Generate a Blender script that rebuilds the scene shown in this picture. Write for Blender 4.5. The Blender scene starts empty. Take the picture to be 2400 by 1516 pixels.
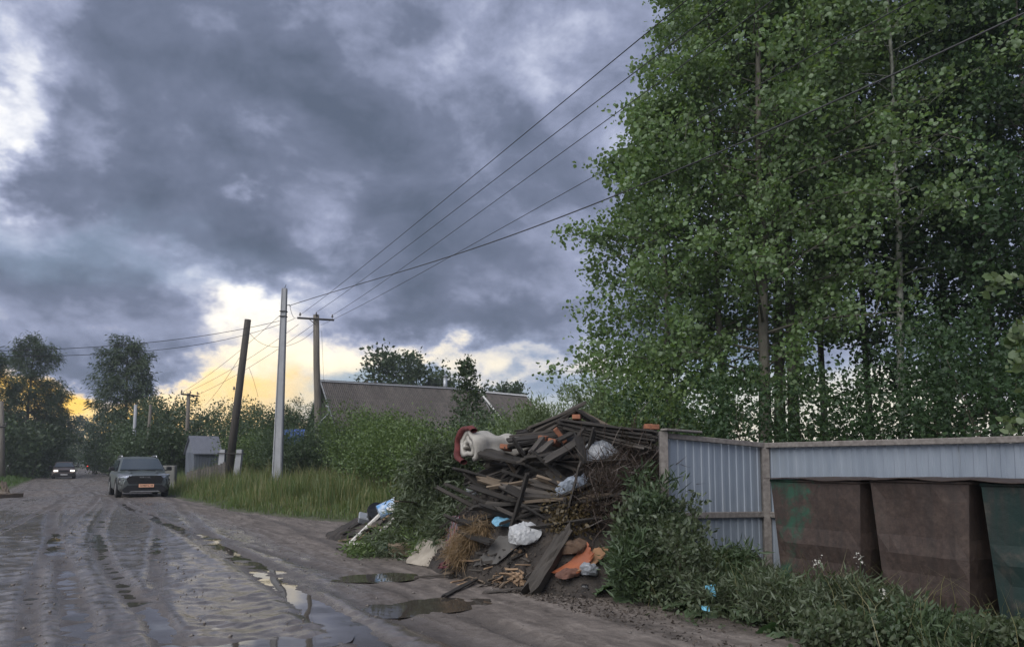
import bpy, bmesh, math, random
import numpy as np
from mathutils import Vector, Matrix, Euler

# ------------------------------------------------------------------ scene, camera, sky, sun, exposure
scene = bpy.context.scene
COL = scene.collection
FPX, PCX, PCY, CAMH, PITCH = 1733.0, 1200.0, 930.0, 1.4, math.radians(5.0)
RAD = math.radians

cam_data = bpy.data.cameras.new('camera')
cam = bpy.data.objects.new('camera', cam_data)
COL.objects.link(cam)
cam.location = (0, 0, CAMH)
cam.rotation_euler = (math.pi / 2 + PITCH, 0, 0)
cam_data.sensor_width = 36.0
cam_data.lens = 36.0 * FPX / 2400.0
cam_data.shift_y = (PCY - 758.0) / 2400.0
cam_data.clip_end = 5000.0
cam_data.clip_start = 0.05
scene.camera = cam

scene.view_settings.view_transform = 'Standard'
scene.view_settings.look = 'None'
scene.view_settings.gamma = 1.0
scene.view_settings.use_curve_mapping = False
scene.view_settings.exposure = 1.05
scene.cycles.use_denoising = True
scene.cycles.max_bounces = 6
scene.cycles.volume_bounces = 0
scene.cycles.transparent_max_bounces = 8

SUN_AZ, SUN_EL = RAD(-145.0), RAD(42.0)       # azimuth measured from +Y towards +X
sun_data = bpy.data.lights.new('sun', 'SUN')
sun_data.energy = 1.5
sun_data.angle = RAD(60.0)
sun_data.color = (1.0, 0.97, 0.92)
sun = bpy.data.objects.new('sun', sun_data)
COL.objects.link(sun)
_sd = Vector((math.sin(SUN_AZ) * math.cos(SUN_EL), math.cos(SUN_AZ) * math.cos(SUN_EL), math.sin(SUN_EL)))
sun.rotation_euler = _sd.to_track_quat('Z', 'Y').to_euler()
sun.location = _sd * 60


def ray(px, py):
    """direction of a photo pixel, scaled so that its Y component is 1"""
    a = (px - PCX) / FPX
    b = (PCY - py) / FPX
    y = math.cos(PITCH) - b * math.sin(PITCH)
    z = math.sin(PITCH) + b * math.cos(PITCH)
    return np.array([a / y, 1.0, z / y])


def at(px, py, Y):
    return np.array([0, 0, CAMH]) + ray(px, py) * Y


def gnd(px, py, z=0.0):
    r = ray(px, py)
    return np.array([0, 0, CAMH]) + r * ((z - CAMH) / r[2])


# ---- world: overcast evening sky with a torn gap of light low over the road
world = bpy.data.worlds.new('World')
scene.world = world
world.use_nodes = True
wt = world.node_tree
wt.nodes.clear()


def _lk(nt, sock, v):
    if isinstance(v, bpy.types.NodeSocket):
        nt.links.new(v, sock)
    elif v is not None:
        sock.default_value = v


def mth(nt, op, a, b=None, c=None, clamp=False):
    n = nt.nodes.new('ShaderNodeMath')
    n.operation = op
    n.use_clamp = clamp
    for s, v in zip(n.inputs, (a, b, c)):
        _lk(nt, s, v)
    return n.outputs[0]


def noise(nt, vec, scale, detail=4.0, rough=0.55, dist=0.0, lac=2.0):
    n = nt.nodes.new('ShaderNodeTexNoise')
    if vec is not None:
        nt.links.new(vec, n.inputs['Vector'])
    n.inputs['Scale'].default_value = scale
    n.inputs['Detail'].default_value = detail
    n.inputs['Roughness'].default_value = rough
    n.inputs['Lacunarity'].default_value = lac
    n.inputs['Distortion'].default_value = dist
    return n.outputs['Fac']


def ramp(nt, fac, stops, interp='LINEAR'):
    n = nt.nodes.new('ShaderNodeValToRGB')
    _lk(nt, n.inputs[0], fac)
    cr = n.color_ramp
    cr.interpolation = interp
    while len(cr.elements) < len(stops):
        cr.elements.new(0.5)
    for e, (p, c) in zip(cr.elements, stops):
        e.position = p
        e.color = (c, c, c, 1) if isinstance(c, (int, float)) else (c[0], c[1], c[2], 1)
    return n.outputs[0]


def mix(nt, fac, a, b, mode='MIX'):
    n = nt.nodes.new('ShaderNodeMix')
    n.data_type = 'RGBA'
    n.blend_type = mode
    _lk(nt, n.inputs[0], fac)
    for s, v in ((n.inputs[6], a), (n.inputs[7], b)):
        if isinstance(v, (tuple, list)):
            v = (v[0], v[1], v[2], 1)
        _lk(nt, s, v)
    return n.outputs[2]


def smooth(nt, x, lo, hi):
    n = nt.nodes.new('ShaderNodeMapRange')
    n.interpolation_type = 'SMOOTHSTEP'
    _lk(nt, n.inputs[0], x)
    n.inputs[1].default_value = lo
    n.inputs[2].default_value = hi
    return n.outputs[0]


def build_sky():
    nt = wt
    tc = nt.nodes.new('ShaderNodeTexCoord')
    sep = nt.nodes.new('ShaderNodeSeparateXYZ')
    nt.links.new(tc.outputs['Generated'], sep.inputs[0])
    x, y, z = sep.outputs
    az = mth(nt, 'ARCTAN2', x, y)
    el = mth(nt, 'ARCSINE', z)
    zz = mth(nt, 'ADD', mth(nt, 'MAXIMUM', z, 0.0), 0.16)
    qx = mth(nt, 'DIVIDE', x, zz)
    qy = mth(nt, 'DIVIDE', y, zz)
    cmb = nt.nodes.new('ShaderNodeCombineXYZ')
    nt.links.new(qx, cmb.inputs[0]); nt.links.new(qy, cmb.inputs[1])
    cmb.inputs[2].default_value = 3.7
    q = cmb.outputs[0]
    cmb2 = nt.nodes.new('ShaderNodeCombineXYZ')
    nt.links.new(az, cmb2.inputs[0]); nt.links.new(mth(nt, 'MULTIPLY', el, 1.5), cmb2.inputs[1])
    cmb2.inputs[2].default_value = 1.3
    ae = cmb2.outputs[0]
    nA = noise(nt, q, 0.85, 7.0, 0.52, 0.25)
    nB = noise(nt, ae, 5.5, 9.0, 0.58, 0.2)
    nC = noise(nt, ae, 15.0, 7.0, 0.62, 0.5)
    w1 = noise(nt, ae, 7.0, 5.0, 0.6)
    cmb3 = nt.nodes.new('ShaderNodeVectorMath'); cmb3.operation = 'ADD'
    nt.links.new(ae, cmb3.inputs[0]); cmb3.inputs[1].default_value = (5.2, 8.1, 2.0)
    w2 = noise(nt, cmb3.outputs[0], 7.0, 5.0, 0.6)
    azw = mth(nt, 'MULTIPLY_ADD', mth(nt, 'SUBTRACT', w1, 0.5), 0.26, az)
    elw = mth(nt, 'MULTIPLY_ADD', mth(nt, 'SUBTRACT', w2, 0.5), 0.20, el)

    def blob(px, py, wx, wy, ww, aa=None, ee=None):
        r = ray(px, py)
        a0 = math.atan2(r[0], r[1])
        e0 = math.asin(r[2] / np.linalg.norm(r))
        da = mth(nt, 'MULTIPLY', mth(nt, 'SUBTRACT', aa or azw, a0), FPX / wx)
        de = mth(nt, 'MULTIPLY', mth(nt, 'SUBTRACT', ee or elw, e0), FPX / wy)
        r2 = mth(nt, 'ADD', mth(nt, 'MULTIPLY', da, da), mth(nt, 'MULTIPLY', de, de))
        return mth(nt, 'MULTIPLY', mth(nt, 'POWER', math.e, mth(nt, 'MULTIPLY', r2, -1.0)), ww)

    D = mth(nt, 'MULTIPLY_ADD', mth(nt, 'SUBTRACT', nA, 0.5), 0.85, 0.56)
    D = mth(nt, 'ADD', D, mth(nt, 'MULTIPLY', mth(nt, 'SUBTRACT', nB, 0.5), 1.3))
    D = mth(nt, 'ADD', D, mth(nt, 'MULTIPLY', mth(nt, 'SUBTRACT', nC, 0.5), 0.34))
    for b in SKY_BLOBS:
        D = mth(nt, 'ADD', D, blob(*b))
    # long streak of clear air just above the horizon, as far round as the sunset reaches
    low = mth(nt, 'SUBTRACT', 1.0, smooth(nt, elw, 0.03, 0.11))
    D = mth(nt, 'SUBTRACT', D, mth(nt, 'MULTIPLY', low, 0.34))
    cloud = ramp(nt, D, [
        (0.02, (0.86, 0.83, 0.75)), (0.18, (0.62, 0.63, 0.67)), (0.34, (0.36, 0.39, 0.50)),
        (0.50, (0.220, 0.248, 0.350)), (0.70, (0.120, 0.142, 0.208)), (0.98, (0.075, 0.095, 0.140))])
    # warmth of the setting sun on the thin parts, strongest near the horizon
    warm_e = mth(nt, 'SUBTRACT', 1.0, smooth(nt, elw, 0.09, 0.24))
    sa = ray(330, 960)
    da = mth(nt, 'SUBTRACT', az, math.atan2(sa[0], sa[1]))
    warm_a = mth(nt, 'POWER', math.e, mth(nt, 'MULTIPLY', mth(nt, 'MULTIPLY', da, da), -0.8))
    warm = mth(nt, 'MULTIPLY', warm_e, warm_a)
    thin = mth(nt, 'SUBTRACT', 1.0, smooth(nt, D, 0.12, 0.52))
    gold_e = mth(nt, 'ADD', blob(300, 975, 600, 62, 1.0), blob(620, 895, 160, 26, 0.4))
    goldn = smooth(nt, mth(nt, 'ADD', nB, mth(nt, 'MULTIPLY', nC, 0.5)), 0.62, 0.90)
    gold = mth(nt, 'MULTIPLY', mth(nt, 'MULTIPLY', gold_e, mth(nt, 'MULTIPLY_ADD', goldn, 0.9, 0.6)), thin, clamp=True)
    c1 = mix(nt, mth(nt, 'MULTIPLY', mth(nt, 'MULTIPLY', warm, thin), 0.85), cloud, (0.98, 0.80, 0.50))
    c2 = mix(nt, gold, c1, (1.0, 0.60, 0.09))
    # clear evening air (Nishita) showing in the few blue holes
    sky = nt.nodes.new('ShaderNodeTexSky')
    sky.sky_type = 'NISHITA'
    sky.sun_disc = False
    sky.sun_elevation = SUN_EL
    sky.sun_rotation = SUN_AZ
    hole = mth(nt, 'ADD', blob(1420, 945, 700, 95, 0.75), blob(150, 585, 330, 55, 0.4))
    hole = mth(nt, 'ADD', hole, blob(830, 880, 120, 32, 0.75))
    skyc = mix(nt, 1.0, sky.outputs[0], (0.055, 0.055, 0.055), 'MULTIPLY')
    skyc = mix(nt, 0.55, skyc, (0.27, 0.36, 0.47))
    c3 = mix(nt, mth(nt, 'MINIMUM', hole, 0.85), c2, skyc)
    bg = nt.nodes.new('ShaderNodeBackground')
    nt.links.new(c3, bg.inputs[0])
    bg.inputs[1].default_value = 0.72
    out = nt.nodes.new('ShaderNodeOutputWorld')
    nt.links.new(bg.outputs[0], out.inputs[0])


# cloud bodies (+) and torn openings (-): photo pixel of the centre, half sizes in pixels, weight
SKY_BLOBS = [
    (10, 230, 80, 190, -0.45), (40, 400, 60, 50, -0.25), (60, 560, 130, 60, -0.14), (370, 500, 50, 36, -0.14), (1050, 30, 160, 90, -0.12), (1330, 120, 140, 200, -0.10), (680, 300, 50, 60, -0.12),
    (760, 60, 110, 120, -0.16), (420, 380, 60, 90, -0.14), (230, 330, 50, 60, -0.14),
    (585, 455, 40, 28, -0.26), (735, 590, 70, 55, -0.26),
    (560, 700, 110, 36, -0.50), (640, 760, 60, 40, -0.2), (400, 640, 70, 36, -0.22), (470, 600, 90, 50, -0.20), (640, 820, 130, 42, -0.34), (800, 795, 90, 30, -0.16), (470, 905, 170, 40, -0.40), (690, 900, 120, 28, -0.3), (440, 800, 80, 30, 0.16), (430, 905, 70, 16, 0.15), (560, 955, 80, 18, 0.22), (870, 720, 120, 30, 0.15), (540, 800, 60, 18, 0.12), (1000, 835, 200, 28, -0.16),
    (250, 960, 420, 50, -0.42), (400, 915, 110, 55, -0.34), (900, 845, 400, 22, -0.10), (1300, 848, 260, 24, -0.16), (1900, 960, 500, 80, -0.40),
    (330, 500, 260, 120, 0.20), (550, 150, 420, 220, 0.12), (800, 420, 380, 130, 0.14),
    (130, 700, 300, 85, 0.32), (620, 590, 110, 55, 0.22), (1150, 740, 330, 60, 0.34), (1000, 640, 420, 90, 0.12),
    (1250, 250, 420, 260, 0.02), (130, 850, 230, 38, 0.26), (90, 600, 90, 34, 0.15),
]
build_sky()
world.cycles.sampling_method = 'MANUAL'
world.cycles.sample_map_resolution = 512

# ------------------------------------------------------------------ helpers
RD = np.array([-0.507, 0.862])      # along the road, away from the camera
RR = np.array([0.862, 0.507])       # across the road, to the right
ROAD_ROT = math.atan2(0.507, 0.862)


def uv(u, v, z=0.0):
    p = RD * u + RR * v
    return np.array([p[0], p[1], z])


def tag(o, label=None, cat=None, group=None, kind=None):
    for k, val in (('label', label), ('category', cat), ('group', group), ('kind', kind)):
        if val:
            o[k] = val
    return o


def empty(name, loc=(0, 0, 0), label=None, cat=None, group=None, rz=0.0):
    o = bpy.data.objects.new(name, None)
    o.empty_display_size = 0.1
    o.location = loc
    o.rotation_euler = (0, 0, rz)
    COL.objects.link(o)
    return tag(o, label, cat, group)


def mesh_fast(name, V, F):
    """V (N,3), F (M,k) of one polygon size"""
    V = np.asarray(V, dtype=np.float32)
    F = np.asarray(F, dtype=np.int32)
    me = bpy.data.meshes.new(name)
    M, k = F.shape
    me.vertices.add(len(V)); me.vertices.foreach_set('co', V.ravel())
    me.loops.add(M * k); me.loops.foreach_set('vertex_index', F.ravel())
    me.polygons.add(M); me.polygons.foreach_set('loop_start', np.arange(0, M * k, k, dtype=np.int32))
    me.update(calc_edges=True)
    return me


def link(name, me, mat, parent=None, loc=(0, 0, 0), rot=(0, 0, 0), kind=None, smooth_=False):
    o = bpy.data.objects.new(name, me)
    COL.objects.link(o)
    if mat is not None and len(me.materials) == 0:
        me.materials.append(mat)
    o.location = loc
    o.rotation_euler = rot
    if parent is not None:
        o.parent = parent
    if smooth_:
        me.polygons.foreach_set('use_smooth', [True] * len(me.polygons))
    if kind:
        o['kind'] = kind
    return o


class MB:
    """collects simple solids, then becomes ONE mesh"""

    def __init__(self):
        self.v, self.f = [], []

    def add(self, V, F):
        n = len(self.v)
        self.v.extend([tuple(map(float, p)) for p in V])
        self.f.extend([tuple(i + n for i in f) for f in F])
        return self

    def box(self, c, s, rot=None, taper=None):
        x, y, z = s[0] / 2, s[1] / 2, s[2] / 2
        P = [(-x, -y, -z), (x, -y, -z), (x, y, -z), (-x, y, -z), (-x, -y, z), (x, -y, z), (x, y, z), (-x, y, z)]
        if taper:
            P = [(p[0] * taper[0], p[1] * taper[1], p[2]) if p[2] > 0 else p for p in P]
        R = Matrix.Identity(3) if rot is None else Euler(rot).to_matrix()
        P = [tuple(R @ Vector(p) + Vector(c)) for p in P]
        return self.add(P, [(0, 3, 2, 1), (4, 5, 6, 7), (0, 1, 5, 4), (1, 2, 6, 5), (2, 3, 7, 6), (3, 0, 4, 7)])

    def tube(self, pts, rad, n=8, cap=True):
        V, F = tube_geo(pts, rad, n, cap)
        return self.add(V, F)

    def prism(self, prof, a, b, axis='y'):
        """polygon prof (list of 2D) extruded from a to b along the axis; prof gives the two other axes in order"""
        k = len(prof)
        def P(p, t):
            return {'x': (t, p[0], p[1]), 'y': (p[0], t, p[1]), 'z': (p[0], p[1], t)}[axis]
        V = [P(p, a) for p in prof] + [P(p, b) for p in prof]
        F = [tuple(range(k)), tuple(range(2 * k - 1, k - 1, -1))]
        F += [(i, i + k, (i + 1) % k + k, (i + 1) % k) for i in range(k)]
        return self.add(V, F)

    def mesh(self, name):
        me = bpy.data.meshes.new(name)
        me.from_pydata(self.v, [], self.f)
        bm = bmesh.new(); bm.from_mesh(me)
        bmesh.ops.recalc_face_normals(bm, faces=bm.faces)
        bm.to_mesh(me); bm.free()
        return me

    def build(self, name, mat, parent=None, loc=(0, 0, 0), rot=(0, 0, 0), kind=None, smooth_=False, bevel=0.0, off=None):
        if off is not None:
            self.v = [(p[0] - off[0], p[1] - off[1], p[2] - off[2]) for p in self.v]
        me = self.mesh(name)
        if bevel:
            bm = bmesh.new(); bm.from_mesh(me)
            bmesh.ops.bevel(bm, geom=list(bm.edges), offset=bevel, segments=1, affect='EDGES', clamp_overlap=True)
            bm.to_mesh(me); bm.free()
        return link(name, me, mat, parent, loc, rot, kind, smooth_)


def tube_geo(pts, rad, n=8, cap=True):
    pts = np.asarray(pts, float)
    rad = np.broadcast_to(np.asarray(rad, float), (len(pts),))
    tan = np.gradient(pts, axis=0)
    tan /= np.linalg.norm(tan, axis=1)[:, None] + 1e-9
    ref = np.array([0, 0, 1.0]) if abs(tan[0][2]) < 0.9 else np.array([1.0, 0, 0])
    V = []
    a = np.arange(n) * 2 * math.pi / n
    for p, t, r in zip(pts, tan, rad):
        s = np.cross(t, ref); s /= np.linalg.norm(s) + 1e-9
        w = np.cross(s, t)
        ref = w
        V.extend(p + r * (np.cos(a)[:, None] * s + np.sin(a)[:, None] * w))
    F = []
    for i in range(len(pts) - 1):
        for j in range(n):
            F.append((i * n + j, i * n + (j + 1) % n, (i + 1) * n + (j + 1) % n, (i + 1) * n + j))
    if cap:
        F.append(tuple(range(n - 1, -1, -1)))
        F.append(tuple((len(pts) - 1) * n + j for j in range(n)))
    return np.array(V), F


# ---- materials
def principled(name):
    m = bpy.data.materials.new(name)
    m.use_nodes = True
    nt = m.node_tree
    return m, nt, nt.nodes['Principled BSDF']


def objvec(nt, scale=(1, 1, 1), rot=(0, 0, 0), use='Object'):
    tc = nt.nodes.new('ShaderNodeTexCoord')
    mp = nt.nodes.new('ShaderNodeMapping')
    mp.inputs['Scale'].default_value = scale
    mp.inputs['Rotation'].default_value = rot
    nt.links.new(tc.outputs[use], mp.inputs[0])
    return mp.outputs[0]


def bump(nt, bsdf, h, strength=0.5, dist=0.02):
    b = nt.nodes.new('ShaderNodeBump')
    b.inputs['Strength'].default_value = strength
    b.inputs['Distance'].default_value = dist
    nt.links.new(h, b.inputs['Height'])
    nt.links.new(b.outputs[0], bsdf.inputs['Normal'])


def mat_simple(name, c1, c2=None, scale=6.0, rough=0.7, stretch=(1, 1, 1), bumpv=0.3, bdist=0.01, metal=0.0, detail=5.0, island=0.0, spec=None):
    m, nt, b = principled(name)
    v = objvec(nt, stretch)
    n = noise(nt, v, scale, detail, 0.6)
    c2 = c2 or tuple(x * 0.6 for x in c1)
    col = ramp(nt, n, [(0.32, c2), (0.68, c1)])
    if island:
        g = nt.nodes.new('ShaderNodeObjectInfo')
        f = mth(nt, 'MULTIPLY_ADD', g.outputs['Random'], island * 2, 1 - island)
        hs = nt.nodes.new('ShaderNodeHueSaturation')
        nt.links.new(f, hs.inputs['Value']); nt.links.new(col, hs.inputs['Color'])
        col = hs.outputs[0]
    nt.links.new(col, b.inputs['Base Color'])
    nt.links.new(mth(nt, 'MULTIPLY_ADD', n, 0.25, rough - 0.12, clamp=True), b.inputs['Roughness'])
    b.inputs['Metallic'].default_value = metal
    if spec is not None:
        b.inputs['Specular IOR Level'].default_value = spec
    if bumpv:
        bump(nt, b, n, bumpv, bdist)
    return m


def mat_leaf(name, c, c2, back=None, trans=0.3, rough=0.5, hue=0.02, big=0.35):
    """two-sided leaf: diffuse and translucent with a thin waxy gloss; every leaf its own shade"""
    m = bpy.data.materials.new(name)
    m.use_nodes = True
    nt = m.node_tree
    nt.nodes.clear()
    g = nt.nodes.new('ShaderNodeNewGeometry')
    rnd = g.outputs['Random Per Island']
    col = mix(nt, rnd, c, c2)
    v = objvec(nt)
    n = noise(nt, v, 0.55, 3.0, 0.5)
    col = mix(nt, mth(nt, 'MULTIPLY', smooth(nt, n, 0.35, 0.7), big), col, tuple(x * 0.55 for x in c), 'MIX')
    if back:
        col = mix(nt, mth(nt, 'MULTIPLY', g.outputs['Backfacing'], 0.8), col, back)
    d = nt.nodes.new('ShaderNodeBsdfDiffuse')
    t = nt.nodes.new('ShaderNodeBsdfTranslucent')
    gl = nt.nodes.new('ShaderNodeBsdfGlossy')
    gl.inputs['Roughness'].default_value = rough
    gl.inputs['Color'].default_value = (0.9, 0.95, 1, 1)
    nt.links.new(col, d.inputs[0])
    tcol = mix(nt, 1.0, col, (1.25, 1.3, 0.55), 'MULTIPLY')
    nt.links.new(tcol, t.inputs[0])
    m1 = nt.nodes.new('ShaderNodeMixShader'); m1.inputs[0].default_value = trans
    nt.links.new(d.outputs[0], m1.inputs[1]); nt.links.new(t.outputs[0], m1.inputs[2])
    m2 = nt.nodes.new('ShaderNodeMixShader'); m2.inputs[0].default_value = 0.03
    nt.links.new(m1.outputs[0], m2.inputs[1]); nt.links.new(gl.outputs[0], m2.inputs[2])
    o = nt.nodes.new('ShaderNodeOutputMaterial')
    nt.links.new(m2.outputs[0], o.inputs[0])
    return m


# ---- leaves
LEAF = {
    'round': (np.array([(0, 0, 0), (0.46, 0.26, 0.10), (0.40, 0.72, 0.09), (0, 1.02, -0.06), (-0.40, 0.72, 0.09), (-0.46, 0.26, 0.10)]), [(0, 1, 2, 3), (0, 3, 4, 5)]),
    'oval': (np.array([(0, 0, 0), (0.24, 0.30, 0.06), (0.22, 0.66, 0.05), (0, 1, -0.06), (-0.22, 0.66, 0.05), (-0.24, 0.30, 0.06)]),
             [(0, 1, 2, 3), (0, 3, 4, 5)]),
    'lance': (np.array([(0, 0, 0), (0.10, 0.42, 0.03), (0, 1, -0.05), (-0.10, 0.42, 0.03)]), [(0, 1, 2), (0, 2, 3)]),
    'blade': (np.array([(-0.016, 0, 0), (0.016, 0, 0), (0.014, 0.5, 0.05), (-0.014, 0.5, 0.05), (0, 1, -0.05)]), [(0, 1, 2), (0, 2, 3), (3, 2, 4)]),
    'kite': (np.array([(0, 0, 0), (0.33, 0.45, 0.06), (0, 1, -0.05), (-0.33, 0.45, 0.06)]), [(0, 1, 2), (0, 2, 3)]),
}


def unit(a):
    return a / (np.linalg.norm(a, axis=-1, keepdims=True) + 1e-9)


def leaf_geo(rng, P, D, size, kind='oval', up=0.5, jit=0.8, hang=0.0):
    """leaves at P pointing roughly along D"""
    P = np.asarray(P); N = len(P)
    T, F = LEAF[kind]
    y = unit(D + rng.normal(0, jit, (N, 3)) + np.array([0, 0, -hang]))
    n = unit(rng.normal(0, 1, (N, 3)) + np.array([0, 0, up]))
    x = unit(np.cross(y, n)); zz = np.cross(x, y)
    s = (size * rng.uniform(0.5, 1.3, N))[:, None, None]
    V = P[:, None, :] + s * (T[None, :, 0:1] * x[:, None, :] + T[None, :, 1:2] * y[:, None, :] + T[None, :, 2:3] * zz[:, None, :])
    k = len(T)
    FF = (np.array(F)[None] + (np.arange(N) * k)[:, None, None]).reshape(-1, len(F[0]))
    return V.reshape(-1, 3), FF


def grow(rng, height, trunk_r, cs, prof, nb, rise=0.7, droop=0.0, nsub=6, sub=0.38, lean=(0, 0), stems=1, spread=0.0,
         tstep=10, wob=0.15, top_pow=1.0, tw=0.12, per=14, subrise=0.25, branch_r=0.3):
    """skeleton of a tree about the origin -> list of (path, radii) and leaf seats with directions"""
    tubes, LP, LD = [], [], []
    for si in range(stems):
        a0 = rng.uniform(0, 2 * math.pi)
        out = np.array([math.cos(a0), math.sin(a0)]) * spread * (rng.uniform(0.3, 1.0) if stems > 1 else 0)
        H = height * (1.0 if si == 0 else rng.uniform(0.6, 0.98))
        t = np.linspace(0, 1, tstep)
        path = np.zeros((tstep, 3))
        path[:, 2] = t * H
        w = np.cumsum(rng.normal(0, wob * H / tstep * 0.35, (tstep, 2)), axis=0) * t[:, None] ** 0.7
        path[:, :2] = w + np.outer(t ** 1.3, np.array(lean) + out) + (out * 0.12 if stems > 1 else 0)
        rr = trunk_r * (1 - 0.88 * t) * (1 + 0.35 * np.exp(-t * 18))
        tubes.append((path, rr / (1 if stems == 1 else 1.4)))
        for b in range(nb):
            tb = cs + (1 - cs) * ((b + rng.uniform(0, 1)) / nb) ** top_pow * 0.99
            i = tb * (tstep - 1); i0 = min(int(i), tstep - 2)
            o = path[i0] + (path[i0 + 1] - path[i0]) * (i - i0)
            az = b * 2.399 + rng.normal(0, 0.35)
            L = prof((tb - cs) / (1 - cs)) * rng.uniform(0.65, 1.2)
            el = rise * (0.6 + 0.7 * tb) + rng.normal(0, 0.15)
            d = np.array([math.cos(az) * math.cos(el), math.sin(az) * math.cos(el), math.sin(el)])
            s = np.linspace(0, 1, 5)[:, None]
            bp = o + d * L * s + np.array([0, 0, -droop * L]) * s ** 2.2 + rng.normal(0, 0.03 * L, (5, 3)) * s
            br = trunk_r * (1 - 0.85 * tb) * branch_r
            tubes.append((bp, np.linspace(br, br * 0.2, 5)))
            for k in range(nsub):
                ts = 0.25 + 0.75 * (k + rng.uniform(0, 1)) / nsub
                i = ts * 4; j = min(int(i), 3)
                so = bp[j] + (bp[j + 1] - bp[j]) * (i - j)
                sd = unit(d + rng.normal(0, 0.75, 3) + np.array([0, 0, subrise]))
                sl = L * sub * rng.uniform(0.6, 1.3) * (1.15 - 0.5 * ts)
                sp = np.linspace(0, 1, 4)[:, None]
                path2 = so + sd * sl * sp + np.array([0, 0, -droop * sl * 1.2]) * sp ** 2
                tubes.append((path2, np.linspace(br * 0.35, br * 0.1, 4)))
                q = rng.uniform(0.1, 1.05, per)
                pos = so + sd * sl * q[:, None] + np.array([0, 0, -droop * sl * 1.2]) * q[:, None] ** 2
                pos = pos + rng.normal(0, tw, (per, 3))
                LP.append(pos); LD.append(np.repeat(sd[None], per, 0))
    return tubes, np.concatenate(LP), np.concatenate(LD)


def tree(name, base, label, cat, seed, leaf, size, bark, lmat, group=None, leafjit=0.8, up=0.5, hang=0.0, sides=6, thin=1.0, minr=0.0, keep=None, **kw):
    rng = np.random.default_rng(seed)
    tubes, LP, LD = grow(rng, **kw)
    root = empty(name, tuple(base), label, cat, group)
    mb = MB()
    for i, (p, r) in enumerate(tubes):
        if r[0] >= minr:
            mb.tube(p, r, sides if r[0] > 0.05 else 4, cap=False)
    mb.build('trunk' if cat == 'tree' else 'stem', bark, root, smooth_=True)
    if thin < 1.0:
        k = rng.uniform(0, 1, len(LP)) < thin
        LP, LD = LP[k], LD[k]
    if keep is not None:
        k = keep(LP + np.array(base))
        LP, LD = LP[k], LD[k]
    LP = LP.copy(); LP[:, 2] = np.maximum(LP[:, 2], 0.04)
    V, F = leaf_geo(rng, LP, LD, size, leaf, up, leafjit, hang)
    me = mesh_fast('crown', V, F)
    link('crown' if cat == 'tree' else 'foliage', me, lmat, root, kind='stuff')
    return root

# ------------------------------------------------------------------ materials used by the setting
M = {}


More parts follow.
